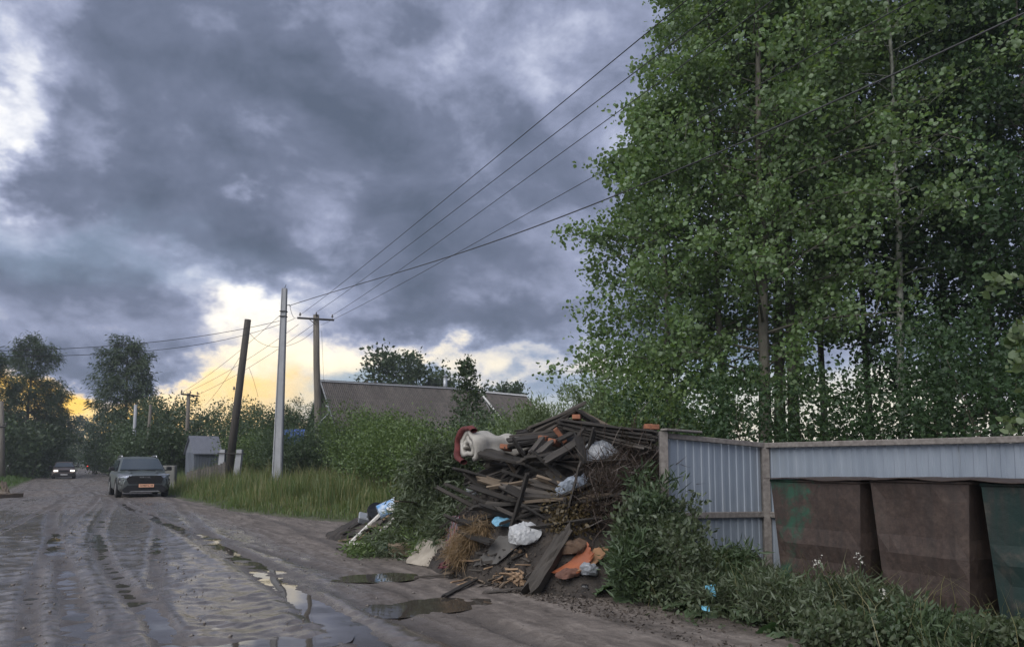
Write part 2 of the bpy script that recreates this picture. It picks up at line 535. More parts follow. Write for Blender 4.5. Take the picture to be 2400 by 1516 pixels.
def make_mud():
    m, nt, b = principled('mud')
    tc = nt.nodes.new('ShaderNodeTexCoord')
    pos = tc.outputs['Object']              # local axes: x across the road, y along it
    sep = nt.nodes.new('ShaderNodeSeparateXYZ'); nt.links.new(pos, sep.inputs[0])

    def stretch(sx, sy):
        mp = nt.nodes.new('ShaderNodeMapping'); mp.inputs['Scale'].default_value = (sx, sy, 1)
        nt.links.new(pos, mp.inputs[0]); return mp.outputs[0]
    big = noise(nt, stretch(1, 0.6), 0.35, 4, 0.55, 0.3)
    streak = noise(nt, stretch(3.2, 0.55), 1.6, 7, 0.62, 0.6)
    clod = noise(nt, pos, 9.0, 6, 0.65, 0.2)
    fine = noise(nt, pos, 55.0, 4, 0.6)
    grit = noise(nt, pos, 190.0, 2, 0.5)
    ribs = noise(nt, stretch(5.5, 22.0), 1.0, 4, 0.6, 0.8)
    c = ramp(nt, mth(nt, 'ADD', mth(nt, 'MULTIPLY', streak, 0.6), mth(nt, 'MULTIPLY', clod, 0.4)),
             [(0.36, (0.062, 0.051, 0.043)), (0.50, (0.142, 0.119, 0.103)), (0.64, (0.240, 0.206, 0.180))])
    c = mix(nt, mth(nt, 'MULTIPLY', smooth(nt, grit, 0.55, 0.75), 0.35), c, (0.24, 0.225, 0.21))
    # soaked middle of the road, drier to the right and far away
    wetv = mth(nt, 'SUBTRACT', 1.0, smooth(nt, sep.outputs[0], 2.0, 4.4))
    wetu = mth(nt, 'MULTIPLY_ADD', smooth(nt, sep.outputs[1], 14.0, 34.0), -0.4, 1.0)
    wet = mth(nt, 'MULTIPLY', wetv, wetu)
    w = mth(nt, 'ADD', mth(nt, 'MULTIPLY', wet, 0.50), mth(nt, 'ADD', mth(nt, 'MULTIPLY', big, 0.35), mth(nt, 'ADD', mth(nt, 'MULTIPLY', streak, 0.45), mth(nt, 'MULTIPLY', clod, 0.28))))
    wm = smooth(nt, w, 0.72, 0.98)
    c = mix(nt, mth(nt, 'MULTIPLY', wm, 0.35), c, (0.060, 0.054, 0.052))
    at_ = nt.nodes.new('ShaderNodeAttribute'); at_.attribute_name = 'rut'
    rut = mth(nt, 'MULTIPLY', at_.outputs['Fac'], smooth(nt, streak, 0.25, 0.5))
    wm = mth(nt, 'MULTIPLY', wm, mth(nt, 'MULTIPLY_ADD', rut, -0.65, 1.0))
    c = mix(nt, mth(nt, 'MULTIPLY', rut, 0.62), c, (0.058, 0.050, 0.046))
    nt.links.new(c, b.inputs['Base Color'])
    r = mth(nt, 'MULTIPLY_ADD', wm, -0.68, 0.80)
    r = mth(nt, 'ADD', r, mth(nt, 'MULTIPLY', mth(nt, 'SUBTRACT', fine, 0.5), 0.25), clamp=True)
    nt.links.new(r, b.inputs['Roughness'])
    b.inputs['Specular IOR Level'].default_value = 0.5
    h = mth(nt, 'ADD', mth(nt, 'MULTIPLY', clod, 0.9), mth(nt, 'ADD', mth(nt, 'MULTIPLY', fine, 0.22), mth(nt, 'MULTIPLY', grit, 0.08)))
    h = mth(nt, 'ADD', h, mth(nt, 'MULTIPLY', streak, 0.5))
    h = mth(nt, 'ADD', h, mth(nt, 'MULTIPLY', ribs, 0.6))
    bn = nt.nodes.new('ShaderNodeBump')
    bn.inputs['Distance'].default_value = 0.032
    nt.links.new(mth(nt, 'MULTIPLY_ADD', wm, -0.82, 0.95), bn.inputs['Strength'])
    nt.links.new(h, bn.inputs['Height'])
    nt.links.new(bn.outputs[0], b.inputs['Normal'])
    return m


M['mud'] = make_mud()
M['soil'] = mat_simple('soil', (0.085, 0.085, 0.05), (0.045, 0.055, 0.025), 1.5, 0.95, bumpv=0.6, bdist=0.05)
M['grass_blade'] = mat_leaf('grass_blade', (0.150, 0.185, 0.062), (0.080, 0.145, 0.042), trans=0.35, big=0.5)
M['dry_grass'] = mat_leaf('dry_grass', (0.27, 0.24, 0.115), (0.16, 0.17, 0.07), trans=0.3, big=0.2)
M['short_grass'] = mat_leaf('short_grass', (0.10, 0.165, 0.045), (0.07, 0.12, 0.03), trans=0.3, big=0.4)
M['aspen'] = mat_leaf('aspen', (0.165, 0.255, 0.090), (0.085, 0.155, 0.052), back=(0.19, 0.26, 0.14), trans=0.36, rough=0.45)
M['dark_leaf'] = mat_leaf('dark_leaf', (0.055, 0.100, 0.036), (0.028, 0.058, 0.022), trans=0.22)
M['birch'] = mat_leaf('birch', (0.062, 0.092, 0.036), (0.040, 0.064, 0.027), trans=0.25)
M['bush'] = mat_leaf('bush', (0.140, 0.200, 0.060), (0.070, 0.115, 0.036), trans=0.3)
M['bush_blue'] = mat_leaf('bush_blue', (0.085, 0.125, 0.058), (0.050, 0.080, 0.038), trans=0.25)
M['willow'] = mat_leaf('willow', (0.145, 0.200, 0.085), (0.085, 0.130, 0.050), back=(0.2, 0.25, 0.15), trans=0.3)
M['weed'] = mat_leaf('weed', (0.080, 0.108, 0.050), (0.040, 0.060, 0.026), back=(0.13, 0.155, 0.10), trans=0.22)
M['burdock'] = mat_leaf('burdock', (0.055, 0.110, 0.036), (0.035, 0.075, 0.026), back=(0.11, 0.15, 0.09), trans=0.2, rough=0.4)
M['dry_weed'] = mat_leaf('dry_weed', (0.085, 0.062, 0.048), (0.045, 0.032, 0.026), trans=0.15)
M['bark'] = mat_simple('bark', (0.17, 0.16, 0.13), (0.06, 0.055, 0.045), 5, 0.9, (1, 1, 0.35), 0.8, 0.03)
M['bark_pale'] = mat_simple('bark_pale', (0.30, 0.31, 0.27), (0.12, 0.125, 0.105), 4, 0.85, (1, 1, 1.6), 0.5, 0.02)
M['bark_dark'] = mat_simple('bark_dark', (0.06, 0.052, 0.042), (0.03, 0.027, 0.022), 5, 0.95)
M['twig'] = mat_simple('twig', (0.12, 0.10, 0.07), (0.06, 0.05, 0.035), 9, 0.9)


def water_mat():
    m, nt, b = principled('puddle_water')
    b.inputs['Base Color'].default_value = (0.060, 0.052, 0.044, 1)
    b.inputs['Roughness'].default_value = 0.04
    b.inputs['IOR'].default_value = 1.33
    n = noise(nt, objvec(nt), 6.0, 2)
    bump(nt, b, n, 0.03, 0.02)
    return m


M['water'] = water_mat()

# ------------------------------------------------------------------ ground and road
EDGE_U = [-40, 3.0, 15.3, 16.8, 19.0, 22.5, 34.0, 60.0, 105.0, 160.0, 400.0]
EDGE_R = [7.2, 8.0, 7.6, 5.9, 4.9, 4.1, 3.45, 3.4, 3.4, 3.4, 3.4]


def edge_r(u):
    return np.interp(u, EDGE_U, EDGE_R)


def bend(u):
    """the far end of the road swings gently to the right"""
    return np.where(u > 90, ((u - 90) / 55.0) ** 2 * 1.1, 0.0)


_VT = {}


def vnoise(x, y, seed):
    """smooth value noise"""
    if seed not in _VT:
        _VT[seed] = np.random.default_rng(seed).uniform(-1, 1, (256, 256))
    T = _VT[seed]
    xi, yi = np.floor(x).astype(int), np.floor(y).astype(int)
    fx, fy = x - xi, y - yi
    fx, fy = fx * fx * (3 - 2 * fx), fy * fy * (3 - 2 * fy)
    g = lambda i, j: T[i % 256, j % 256]
    return (g(xi, yi) * (1 - fx) + g(xi + 1, yi) * fx) * (1 - fy) + (g(xi, yi + 1) * (1 - fx) + g(xi + 1, yi + 1) * fx) * fy


def ground_h(x, y):
    """height of the ground beside the road"""
    u = x * RD[0] + y * RD[1]
    v = x * RR[0] + y * RR[1] - bend(u)
    r = np.clip((v - edge_r(u)) / 3.0, 0, 1)
    l = np.clip((-2.9 - v) / 1.5, 0, 1)
    inside = (v > -3.0) & (v < edge_r(u) + 0.1)
    hump = 0.32 * r * np.clip((u - 14) / 5, 0, 1)
    z = hump + 0.18 * l + 0.05 * vnoise(x * 0.6, y * 0.6, 3) * np.maximum(r, l)
    return np.where(inside, -0.10, z - 0.01)


PUDDLES = [  # photo pixel of the centre, half sizes in metres (across, along), seed
    (885, 1357, 0.42, 0.30, 1), (1015, 1420, 0.62, 0.34, 2), (540, 1532, 0.70, 0.32, 3)]


def puddle_uv(p):
    g = gnd(p[0], p[1], -0.02)
    return g[0] * RD[0] + g[1] * RD[1], g[0] * RR[0] + g[1] * RR[1]


RUTS = ((-1.7, 0.25, 37, 0.3, 0.016, 0.13), (-0.15, 0.3, 41, 1.1, 0.018, 0.13), (0.75, 0.35, 33, 2.0, 0.022, 0.12),
        (1.75, 0.35, 45, 0.2, 0.030, 0.19), (2.75, 0.5, 38, 2.4, 0.020, 0.13), (3.6, 0.5, 29, 4.1, 0.015, 0.12), (-2.3, 0.2, 31, 5.0, 0.014, 0.12),
        (1.25, 0.7, 47, 4.4, 0.014, 0.09), (0.25, 0.6, 51, 3.3, 0.012, 0.09), (2.3, 0.9, 43, 1.0, 0.014, 0.10), (-0.9, 0.5, 40, 2.7, 0.012, 0.09))


def rut_mask(u, v):
    m = np.zeros_like(u)
    for c, a, lam, ph, dep, wd in RUTS:
        d = (v - c - a * np.sin(u / lam * 2 * math.pi + ph)) / wd
        m = np.maximum(m, np.exp(-d ** 4) * np.clip(0.75 + 0.6 * vnoise(u * 0.9, v * 0 + c * 7, 41), 0, 1))
    return m


def road_h(u, v):
    z = 0.014 * vnoise(u * 0.5, v * 0.7, 11) + 0.008 * vnoise(u * 1.6, v * 1.9, 12)
    z += 0.006 * vnoise(u * 5, v * 5.5, 13) + 0.0035 * vnoise(u * 14, v * 15, 14)
    near = np.clip(1.2 - u / 60.0, 0.25, 1)
    # tyre ruts wandering along the road
    for c, a, lam, ph, dep, wd in RUTS:
        d = (v - c - a * np.sin(u / lam * 2 * math.pi + ph)) / wd
        z += near * (-dep * np.exp(-d * d) + dep * 0.55 * np.exp(-(np.abs(d) - 1.7) ** 2 * 2.2))
        # lugs of the tyres
        z += near * 0.003 * np.exp(-d * d) * np.sin(u * 2 * math.pi / 0.16 + 2 * d)
    # rolling wash-board humps across the soaked part
    m = np.clip(1 - np.abs(v - 0.3) / 3.0, 0, 1) * np.clip((u - 2) / 3, 0, 1) * np.clip((22 - u) / 8, 0, 1)
    z += 0.003 * m * np.sin(u * 2 * math.pi / 0.62 + 2.2 * vnoise(u * 0.8, v * 1.3, 17) + 0.7 * np.sin(v * 3))
    z += 0.012 * m * vnoise(u * 6, v * 3.0, 19) + 0.010 * m * vnoise(u * 11, v * 7.0, 20)
    z += 0.006 * near * vnoise(u * 8, v * 9, 21) + 0.0045 * near * vnoise(u * 13, v * 12, 22)
    for p in PUDDLES:
        pu, pv = puddle_uv(p)
        d = ((u - pu) / (p[3] * 1.35)) ** 2 + ((v - pv) / (p[2] * 1.35)) ** 2
        z += np.exp(-d * 1.1) * (-0.028 - 0.5 * z)
    ed = np.clip((v - edge_r(u) + 0.5) / 0.5, 0, 1) + np.clip((-2.5 - v) / 0.5, 0, 1)
    z -= 0.05 * ed * ed * np.clip((u - 14.0) / 1.0, 0, 1)
    return z


def build_ground():
    # open ground to the horizon
    xs = np.concatenate([np.linspace(-1500, -140, 14), np.linspace(-130, 60, 191), np.linspace(70, 1500, 14)])
    ys = np.concatenate([np.linspace(-60, -8, 8), np.linspace(-6, 150, 157), np.linspace(160, 2600, 20)])
    X, Y = np.meshgrid(xs, ys, indexing='ij')
    Z = ground_h(X, Y)
    V = np.stack([X, Y, Z], -1).reshape(-1, 3)
    I = np.arange(len(xs) * len(ys)).reshape(len(xs), len(ys))
    F = np.stack([I[:-1, :-1], I[1:, :-1], I[1:, 1:], I[:-1, 1:]], -1).reshape(-1, 4)
    g = link('ground', mesh_fast('ground', V, F), M['soil'], smooth_=True)
    tag(g, kind='structure')
    # the dirt road itself, finer towards the photographer
    us = [-6.0]
    while us[-1] < 215:
        us.append(us[-1] + max(0.032, 0.0045 * max(us[-1], 0) + 0.0006 * max(us[-1], 0) ** 1.5))
    us = np.array(us)
    nv = 300
    s = np.linspace(0, 1, nv)
    U = np.repeat(us[:, None], nv, 1)
    lo = -3.3
    hi = edge_r(us) + 0.35
    Vv = lo + (hi - lo)[:, None] * s[None]
    Z = road_h(U, Vv)
    Vb = Vv + bend(U)
    V = np.stack([Vb, U, Z], -1).reshape(-1, 3)
    I = np.arange(U.size).reshape(U.shape)
    F = np.stack([I[:-1, :-1], I[:-1, 1:], I[1:, 1:], I[1:, :-1]], -1).reshape(-1, 4)
    rme = mesh_fast('dirt_road', V, F)
    at_ = rme.attributes.new('rut', 'FLOAT', 'POINT'); at_.data.foreach_set('value', rut_mask(U, Vv).astype(np.float32).ravel())
    r = link('dirt_road', rme, M['mud'], rot=(0, 0, ROAD_ROT), smooth_=True)
    tag(r, kind='structure')
    for p in PUDDLES:
        pu, pv = puddle_uv(p)
        rng = np.random.default_rng(p[4])
        n = 40
        a = np.linspace(0, 2 * math.pi, n, endpoint=False)
        rr = 1.25 + 0.12 * np.sin(2 * a + rng.uniform(0, 6)) + 0.10 * np.sin(3 * a + rng.uniform(0, 6)) + 0.06 * np.sin(7 * a + rng.uniform(0, 6))
        uu, vv = pu + rr * p[3] * np.sin(a), pv + rr * p[2] * np.cos(a)
        zw = float(road_h(np.array([pu]), np.array([pv]))[0]) + 0.017
        P = [(v_, u_, zw) for u_, v_ in zip(uu, vv)]
        me = bpy.data.meshes.new('puddle'); me.from_pydata(P, [], [tuple(range(n))])
        o = link('puddle', me, M['water'], rot=(0, 0, ROAD_ROT))
        tag(o, kind='structure')


build_ground()


def standing_water():
    """film of rain water: a gently rolling sheet that the relief of the mud breaks up into pools"""
    uu_ = np.arange(2.0, 34.0, 0.12); vv_ = np.arange(-2.8, 3.4, 0.12)
    U, V = np.meshgrid(uu_, vv_, indexing='ij')
    base = 0.014 * vnoise(U * 0.5, V * 0.7, 11) + 0.008 * vnoise(U * 1.6, V * 1.9, 12)
    patch = vnoise(U * 0.45, V * 0.8, 51) + 0.7 * vnoise(U * 1.3, V * 2.1, 52)
    edge = np.clip((V + 2.8) / 0.8, 0, 1) * np.clip((3.3 - V) / 1.2, 0, 1) * np.clip((U - 2.0) / 1.0, 0, 1) * np.clip((34 - U) / 8, 0, 1)
    Z = base - 0.0165 + 0.011 * np.clip(patch, -1.2, 1.0) - 0.07 * (1 - edge) ** 2
    P = np.stack([V, U, Z], -1).reshape(-1, 3)
    I = np.arange(U.size).reshape(U.shape)
    F = np.stack([I[:-1, :-1], I[:-1, 1:], I[1:, 1:], I[1:, :-1]], -1).reshape(-1, 4)
    tag(link('standing_water', mesh_fast('standing_water', P, F), M['water'], rot=(0, 0, ROAD_ROT), smooth_=True), kind='structure')


standing_water()


def stones():
    rng = np.random.default_rng(71)
    n = 9000
    u = rng.uniform(1.5, 26, n) ** 1.0; w = rng.uniform(0, 1, n)
    v = np.where(w < 0.45, rng.normal(edge_r(u) - 0.5, 0.55), np.where(w < 0.7, rng.normal(-2.4, 0.5, n), rng.uniform(-3, 5.0, n)))
    v = np.minimum(v, np.minimum(edge_r(u) + 0.2, 5.2))
    v = np.maximum(v, -3.2)
    s = rng.uniform(0.004, 0.012, n) * rng.choice([1, 1, 1, 1.8], n)
    z = road_h(u, v) + s * 0.3
    C = np.stack([v, u, z], -1)
    T = np.array([(1, 0, 0), (0, 1, 0), (-1, 0, 0), (0, -1, 0), (0, 0, 0.7), (0, 0, -0.7)])
    P = C[:, None] + T[None] * s[:, None, None] * rng.uniform(0.6, 1.4, (n, 6, 1))
    F = np.array([(0, 1, 4), (1, 2, 4), (2, 3, 4), (3, 0, 4), (1, 0, 5), (2, 1, 5), (3, 2, 5), (0, 3, 5)])
    FF = (F[None] + (np.arange(n) * 6)[:, None, None]).reshape(-1, 3)
    o = link('gravel', mesh_fast('gravel', P.reshape(-1, 3), FF), mat_simple('gravel', (0.24, 0.215, 0.195), (0.09, 0.08, 0.072), 40, 0.8, bumpv=0), rot=(0, 0, ROAD_ROT))
    tag(o, 'scattered small stones on the muddy road', 'gravel', kind='stuff')


stones()


def blades(name, label, mat, n, sample, hmin, hmax, wid, seed, lean=0.35):
    """grass: bent two-segment blades on the ground"""
    rng = np.random.default_rng(seed)
    X, Y, S = sample(rng, n)
    n = len(X)
    Z = ground_h(X, Y) - 0.02
    H = rng.uniform(hmin, hmax, n) * S
    a = rng.uniform(0, 2 * math.pi, n)
    bx, by = np.cos(a), np.sin(a)
    W = wid * rng.uniform(0.6, 1.3, n)
    l = lean * H * rng.uniform(0.2, 1.3, n)
    b = rng.uniform(0, 2 * math.pi, n)
    lx, ly = np.cos(b) * l, np.sin(b) * l
    P = np.zeros((n, 5, 3))
    P[:, 0] = np.stack([X - bx * W, Y - by * W, Z], -1)
    P[:, 1] = np.stack([X + bx * W, Y + by * W, Z], -1)
    P[:, 2] = np.stack([X + bx * W * .7 + lx * .3, Y + by * W * .7 + ly * .3, Z + H * .6], -1)
    P[:, 3] = np.stack([X - bx * W * .7 + lx * .3, Y - by * W * .7 + ly * .3, Z + H * .6], -1)
    P[:, 4] = np.stack([X + lx, Y + ly, Z + H], -1)
    base = (np.arange(n) * 5)[:, None, None]
    F = (np.array([[0, 1, 2], [0, 2, 3], [3, 2, 4]])[None] + base).reshape(-1, 3)
    o = link(name, mesh_fast(name, P.reshape(-1, 3), F), mat)
    return tag(o, label, 'grass', kind='stuff')


def smp_right(u0, u1, d0, d1, pw=1.6, tall=1.0):
    def f(rng, n):
        u = u0 + (u1 - u0) * rng.uniform(0, 1, n) ** pw
        d = d0 + (d1 - d0) * rng.uniform(0, 1, n)
        p = RD[None] * u[:, None] + RR[None] * (edge_r(u) + d + 0.15 * vnoise(u * 1.5, d, 5) + bend(u))[:, None]
        cl = 0.65 + 0.5 * vnoise(p[:, 0] * 0.8, p[:, 1] * 0.8, 8)
        return p[:, 0], p[:, 1], np.clip(0.22 + d / 1.8, 0.2, 1.0) * cl * tall
    return f


def smp_left(u0, u1, d0, d1):
    def f(rng, n):
        u = u0 + (u1 - u0) * rng.uniform(0, 1, n) ** 1.3
        d = d0 + (d1 - d0) * rng.uniform(0, 1, n)
        p = RD[None] * u[:, None] + RR[None] * (-2.9 - d + 0.25 * vnoise(u * 0.7, d, 6) + bend(u))[:, None]
        return p[:, 0], p[:, 1], np.clip(0.4 + d / 3, 0.3, 1)
    return f


blades('tall_grass', 'tall seeding grass on the verge around the concrete pole', M['grass_blade'], 60000, smp_right(15.2, 62, 0.0, 8.5), 0.40, 1.10, 0.009, 21)
blades('dry_grass', 'pale dry grass stalks standing among the green verge grass', M['dry_grass'], 9000, smp_right(15.6, 48, 0.3, 7.0), 0.7, 1.35, 0.008, 22, 0.25)
blades('short_grass', 'short green grass along the far roadside opposite the poles', M['short_grass'], 22000, smp_left(24, 120, 0, 5), 0.12, 0.35, 0.02, 23)
blades('roadside_grass', 'short green grass between the road and the far bushes', M['short_grass'], 9000, smp_right(50, 125, 0, 3, 1.0, 0.4), 0.3, 0.8, 0.025, 24)

# ------------------------------------------------------------------ trees and bushes
def gz(p):
    return float(ground_h(np.array([p[0]]), np.array([p[1]]))[0])


def on(px, Y):
    """point on the ground at photo column px and depth Y"""
    x = (px - PCX) / FPX * Y
    return (x, Y, gz((x, Y)) - 0.03)


def prof_col(R):
    return lambda t: R * (0.55 + 0.55 * math.sin(math.pi * min(1, t * 0.9 + 0.12))) * (1 - 0.55 * t ** 3)


ASPEN = [  # column, depth, height, radius, start of crown, branches, seed, label
    (1575, 16.0, 9.4, 2.1, 0.13, 34, 311, 'slender aspen nearest the willow bushes'),
    (1700, 16.6, 13.6, 2.7, 0.14, 46, 301, 'leafy aspen whose crown reaches farthest over the rubbish heap'),
    (1792, 15.6, 14.5, 3.1, 0.20, 44, 302, 'aspen with a thick dark trunk just behind the fence corner post'),
    (1826, 17.2, 15.0, 2.8, 0.30, 36, 303, 'aspen with a dark trunk second from the fence corner'),
    (1862, 16.6, 13.5, 2.4, 0.30, 30, 304, 'aspen with a dark trunk third from the fence corner'),
    (1935, 19.0, 15.0, 2.7, 0.34, 34, 305, 'thin aspen standing farther back between the dark and pale trunks'),
    (2046, 18.4, 14.5, 2.5, 0.34, 32, 306, 'aspen with a slim trunk against the orange gap of sky'),
    (2118, 15.8, 15.0, 2.6, 0.36, 34, 307, 'aspen with a tall pale bare trunk above the metal fence'),
    (2215, 18.0, 14.0, 2.7, 0.18, 40, 308, 'dark crowded aspen behind the green rubbish bin'),
    (2330, 16.2, 13.0, 2.7, 0.14, 42, 309, 'dark low-branched aspen above the end of the fence'),
    (2450, 15.0, 13.5, 2.8, 0.14, 42, 310, 'dense aspen at the edge of the picture above the green bin'),
]
for (px, Y, H, R, cs, nb, sd, lab) in ASPEN:
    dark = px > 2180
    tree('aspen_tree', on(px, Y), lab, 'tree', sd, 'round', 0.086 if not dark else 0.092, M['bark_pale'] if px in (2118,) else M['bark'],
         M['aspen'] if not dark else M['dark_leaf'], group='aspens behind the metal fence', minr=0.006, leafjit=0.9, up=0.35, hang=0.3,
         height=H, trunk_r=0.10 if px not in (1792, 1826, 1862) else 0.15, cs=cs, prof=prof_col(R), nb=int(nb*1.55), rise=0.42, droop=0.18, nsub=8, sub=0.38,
         lean=(-0.25, 0) if px < 1700 else (0.05, 0), tw=0.135, per=54 if not dark else 54, wob=0.10, top_pow=0.9)

# undergrowth behind the fence
UNDER = [
    (1480, 13.4, 2.6, 1.3, 'kite', 0.075, 'bush', 401, 'bright bush behind the top boards of the rubbish heap'),
    (1590, 12.8, 2.5, 1.2, 'kite', 0.08, 'dark_leaf', 402, 'dark bush behind the short side of the fence'),
    (1700, 13.5, 2.7, 1.3, 'kite', 0.08, 'dark_leaf', 403, 'dark undergrowth below the first aspen trunks'),
    (1940, 14.5, 2.6, 1.2, 'kite', 0.08, 'dark_leaf', 404, 'low undergrowth showing over the fence under the orange sky gap'),
    (2100, 13.2, 2.8, 1.5, 'kite', 0.085, 'dark_leaf', 405, 'dark undergrowth at the foot of the pale aspen trunk'),
    (2240, 12.5, 3.4, 1.6, 'kite', 0.085, 'dark_leaf', 406, 'tall dark shrub behind the fence above the second bin'),
    (2390, 11.5, 3.8, 1.6, 'kite', 0.085, 'dark_leaf', 407, 'tall dark shrub behind the fence above the green bin'),
]
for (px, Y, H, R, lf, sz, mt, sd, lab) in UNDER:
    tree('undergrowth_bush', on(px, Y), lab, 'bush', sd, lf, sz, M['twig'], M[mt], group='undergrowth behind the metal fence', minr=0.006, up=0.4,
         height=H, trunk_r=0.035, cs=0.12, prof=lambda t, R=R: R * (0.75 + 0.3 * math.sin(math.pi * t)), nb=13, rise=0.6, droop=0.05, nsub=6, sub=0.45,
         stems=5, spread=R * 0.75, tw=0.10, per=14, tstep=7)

# bright hanging sprig at the edge of the frame
tree('maple_sapling', on(2490, 8.6), 'yellow-green sapling leaning in at the picture edge above the fence', 'tree', 420, 'round', 0.10, M['twig'], M['willow'],
     height=3.6, trunk_r=0.03, cs=0.45, prof=lambda t: 0.42, nb=10, rise=0.3, droop=0.3, nsub=5, sub=0.4, tw=0.05, per=9, lean=(-0.1, 0))

# willow thicket behind the heap
WILLOW = [
    (1320, 17.5, 2.2, 1.3, 431, 'pale willow bush behind the peak of the rubbish heap'),
    (1400, 19.0, 2.9, 1.3, 432, 'tall pale willow bush left of the aspens'),
    (1480, 18.5, 2.8, 1.4, 433, 'pale willow bush under the overhanging aspen branches'),
    (1235, 21.0, 1.9, 1.4, 434, 'low willow bush behind the rolled quilt'),
]
for (px, Y, H, R, sd, lab) in WILLOW:
    tree('willow_bush', on(px, Y), lab.replace(' left of the aspens', ' next to the first aspen'), 'bush', sd, 'lance', 0.15, M['twig'], M['willow'], group='willow bushes behind the heap', minr=0.006, up=0.3, leafjit=0.55,
         height=H, trunk_r=0.035, cs=0.10, prof=lambda t, R=R: R * (0.9 - 0.35 * t), nb=16, rise=0.95, droop=-0.05, nsub=7, sub=0.45,
         stems=7, spread=R * 0.8, tw=0.09, per=15, tstep=7, subrise=0.7)

# shrubs along the plot, from the shed to the heap
SHRUB = [  # px, Y, height, radius, leaf, size, material, seed, label
    (560, 46.0, 5.4, 1.9, 'kite', 0.12, 'bush_blue', 441, 'shrub between the leaning pole and the metal shed'),
    (625, 42.0, 5.2, 2.0, 'kite', 0.12, 'bush_blue', 442, 'tall shrub just behind the concrete pole'),
    (700, 43.0, 5.4, 1.6, 'lance', 0.22, 'bush_blue', 443, 'feathery shrub against the sunset beside the house gable'),
    (785, 36.0, 2.9, 1.7, 'lance', 0.18, 'bush_blue', 444, 'grey-green shrub at the foot of the crossarm pole'),
    (690, 36.0, 2.6, 1.7, 'lance', 0.18, 'bush_blue', 445, 'low grey-green shrub between the concrete and crossarm poles'),
    (848, 33.0, 3.5, 1.8, 'kite', 0.10, 'bush', 446, 'large green shrub hiding the lower slope of the old roof'),
    (938, 32.0, 3.7, 1.7, 'kite', 0.10, 'bush', 447, 'round yellow-green shrub under the middle of the old roof'),
    (880, 25.5, 2.5, 1.5, 'kite', 0.09, 'bush', 448, 'bright green shrub in front of the house by the tall grass'),
    (955, 24.0, 2.2, 1.4, 'kite', 0.085, 'bush', 449, 'bright low shrub beside the cut branches'),
    (1000, 27.0, 2.6, 1.1, 'kite', 0.09, 'bush_blue', 450, 'dull green shrub next to the pale house wall'),
    (1130, 27.0, 2.9, 1.4, 'kite', 0.09, 'bush_blue', 451, 'shrub at the foot of the young pointed tree'),
    (1215, 29.0, 3.2, 1.5, 'kite', 0.10, 'bush', 452, 'green shrub under the far roof with white edges'),
    (600, 40.0, 2.6, 1.5, 'kite', 0.10, 'bush', 453, 'low shrub behind the strapped foot of the leaning pole'),
    (1080, 20.5, 1.8, 1.3, 'kite', 0.085, 'bush', 454, 'low shrub behind the heap of cut branches'),
]
for (px, Y, H, R, lf, sz, mt, sd, lab) in SHRUB:
    tree('garden_shrub', on(px, Y), lab, 'bush', sd, lf, sz, M['twig'], M[mt], group='shrubs in front of the old house', minr=0.010, up=0.4,
         height=H * 0.74, trunk_r=0.05, cs=0.10, prof=lambda t, R=R: R * (0.7 + 0.35 * math.sin(math.pi * t)), nb=13, rise=0.6, droop=0.05, nsub=6, sub=0.45,
         stems=7, spread=R * 0.8, tw=0.16, per=22, tstep=6)

# young pointed tree in front of the roof
tree('young_birch_tree', on(1102, 30.0), 'young pointed tree rising above the old roof', 'tree', 460, 'kite', 0.14, M['bark'], M['birch'],
     height=5.1, trunk_r=0.06, cs=0.12, prof=lambda t: 1.55 * (1 - t) ** 0.75 + 0.12, nb=46, rise=0.75, droop=0.05, nsub=6, sub=0.4, tw=0.10, per=11, minr=0.005)

# crowns beyond the roof
tree('oak_tree', on(945, 66.0), 'broad dark tree rising behind the ridge of the old roof', 'tree', 461, 'kite', 0.34, M['bark_dark'], M['birch'],
     height=9.0, trunk_r=0.28, cs=0.45, prof=lambda t: 3.4 * (0.75 + 0.4 * math.sin(math.pi * t)), nb=34, rise=0.6, droop=0.0, nsub=8, sub=0.40, tw=0.3, per=20, minr=0.01)
tree('oak_tree', on(1035, 70.0), 'smaller dark tree behind the metal chimney pipe', 'tree', 462, 'kite', 0.34, M['bark_dark'], M['birch'],
     height=8.2, trunk_r=0.24, cs=0.45, prof=lambda t: 2.2 * (0.75 + 0.4 * math.sin(math.pi * t)), nb=26, rise=0.6, droop=0.0, nsub=8, sub=0.40, tw=0.3, per=18, minr=0.01)
for px, H, sd, lab in ((1150, 7.2, 463, 'small dark tree beyond the gap between the two roofs'), (1195, 7.6, 464, 'dark tree behind the far roof with white edges')):
    tree('oak_tree', on(px, 72.0), lab, 'tree', sd, 'kite', 0.34, M['bark_dark'], M['birch'],
         height=H, trunk_r=0.2, cs=0.4, prof=lambda t: 1.9 * (0.75 + 0.4 * math.sin(math.pi * t)), nb=22, rise=0.6, droop=0.0, nsub=8, sub=0.40, tw=0.3, per=16, minr=0.01)

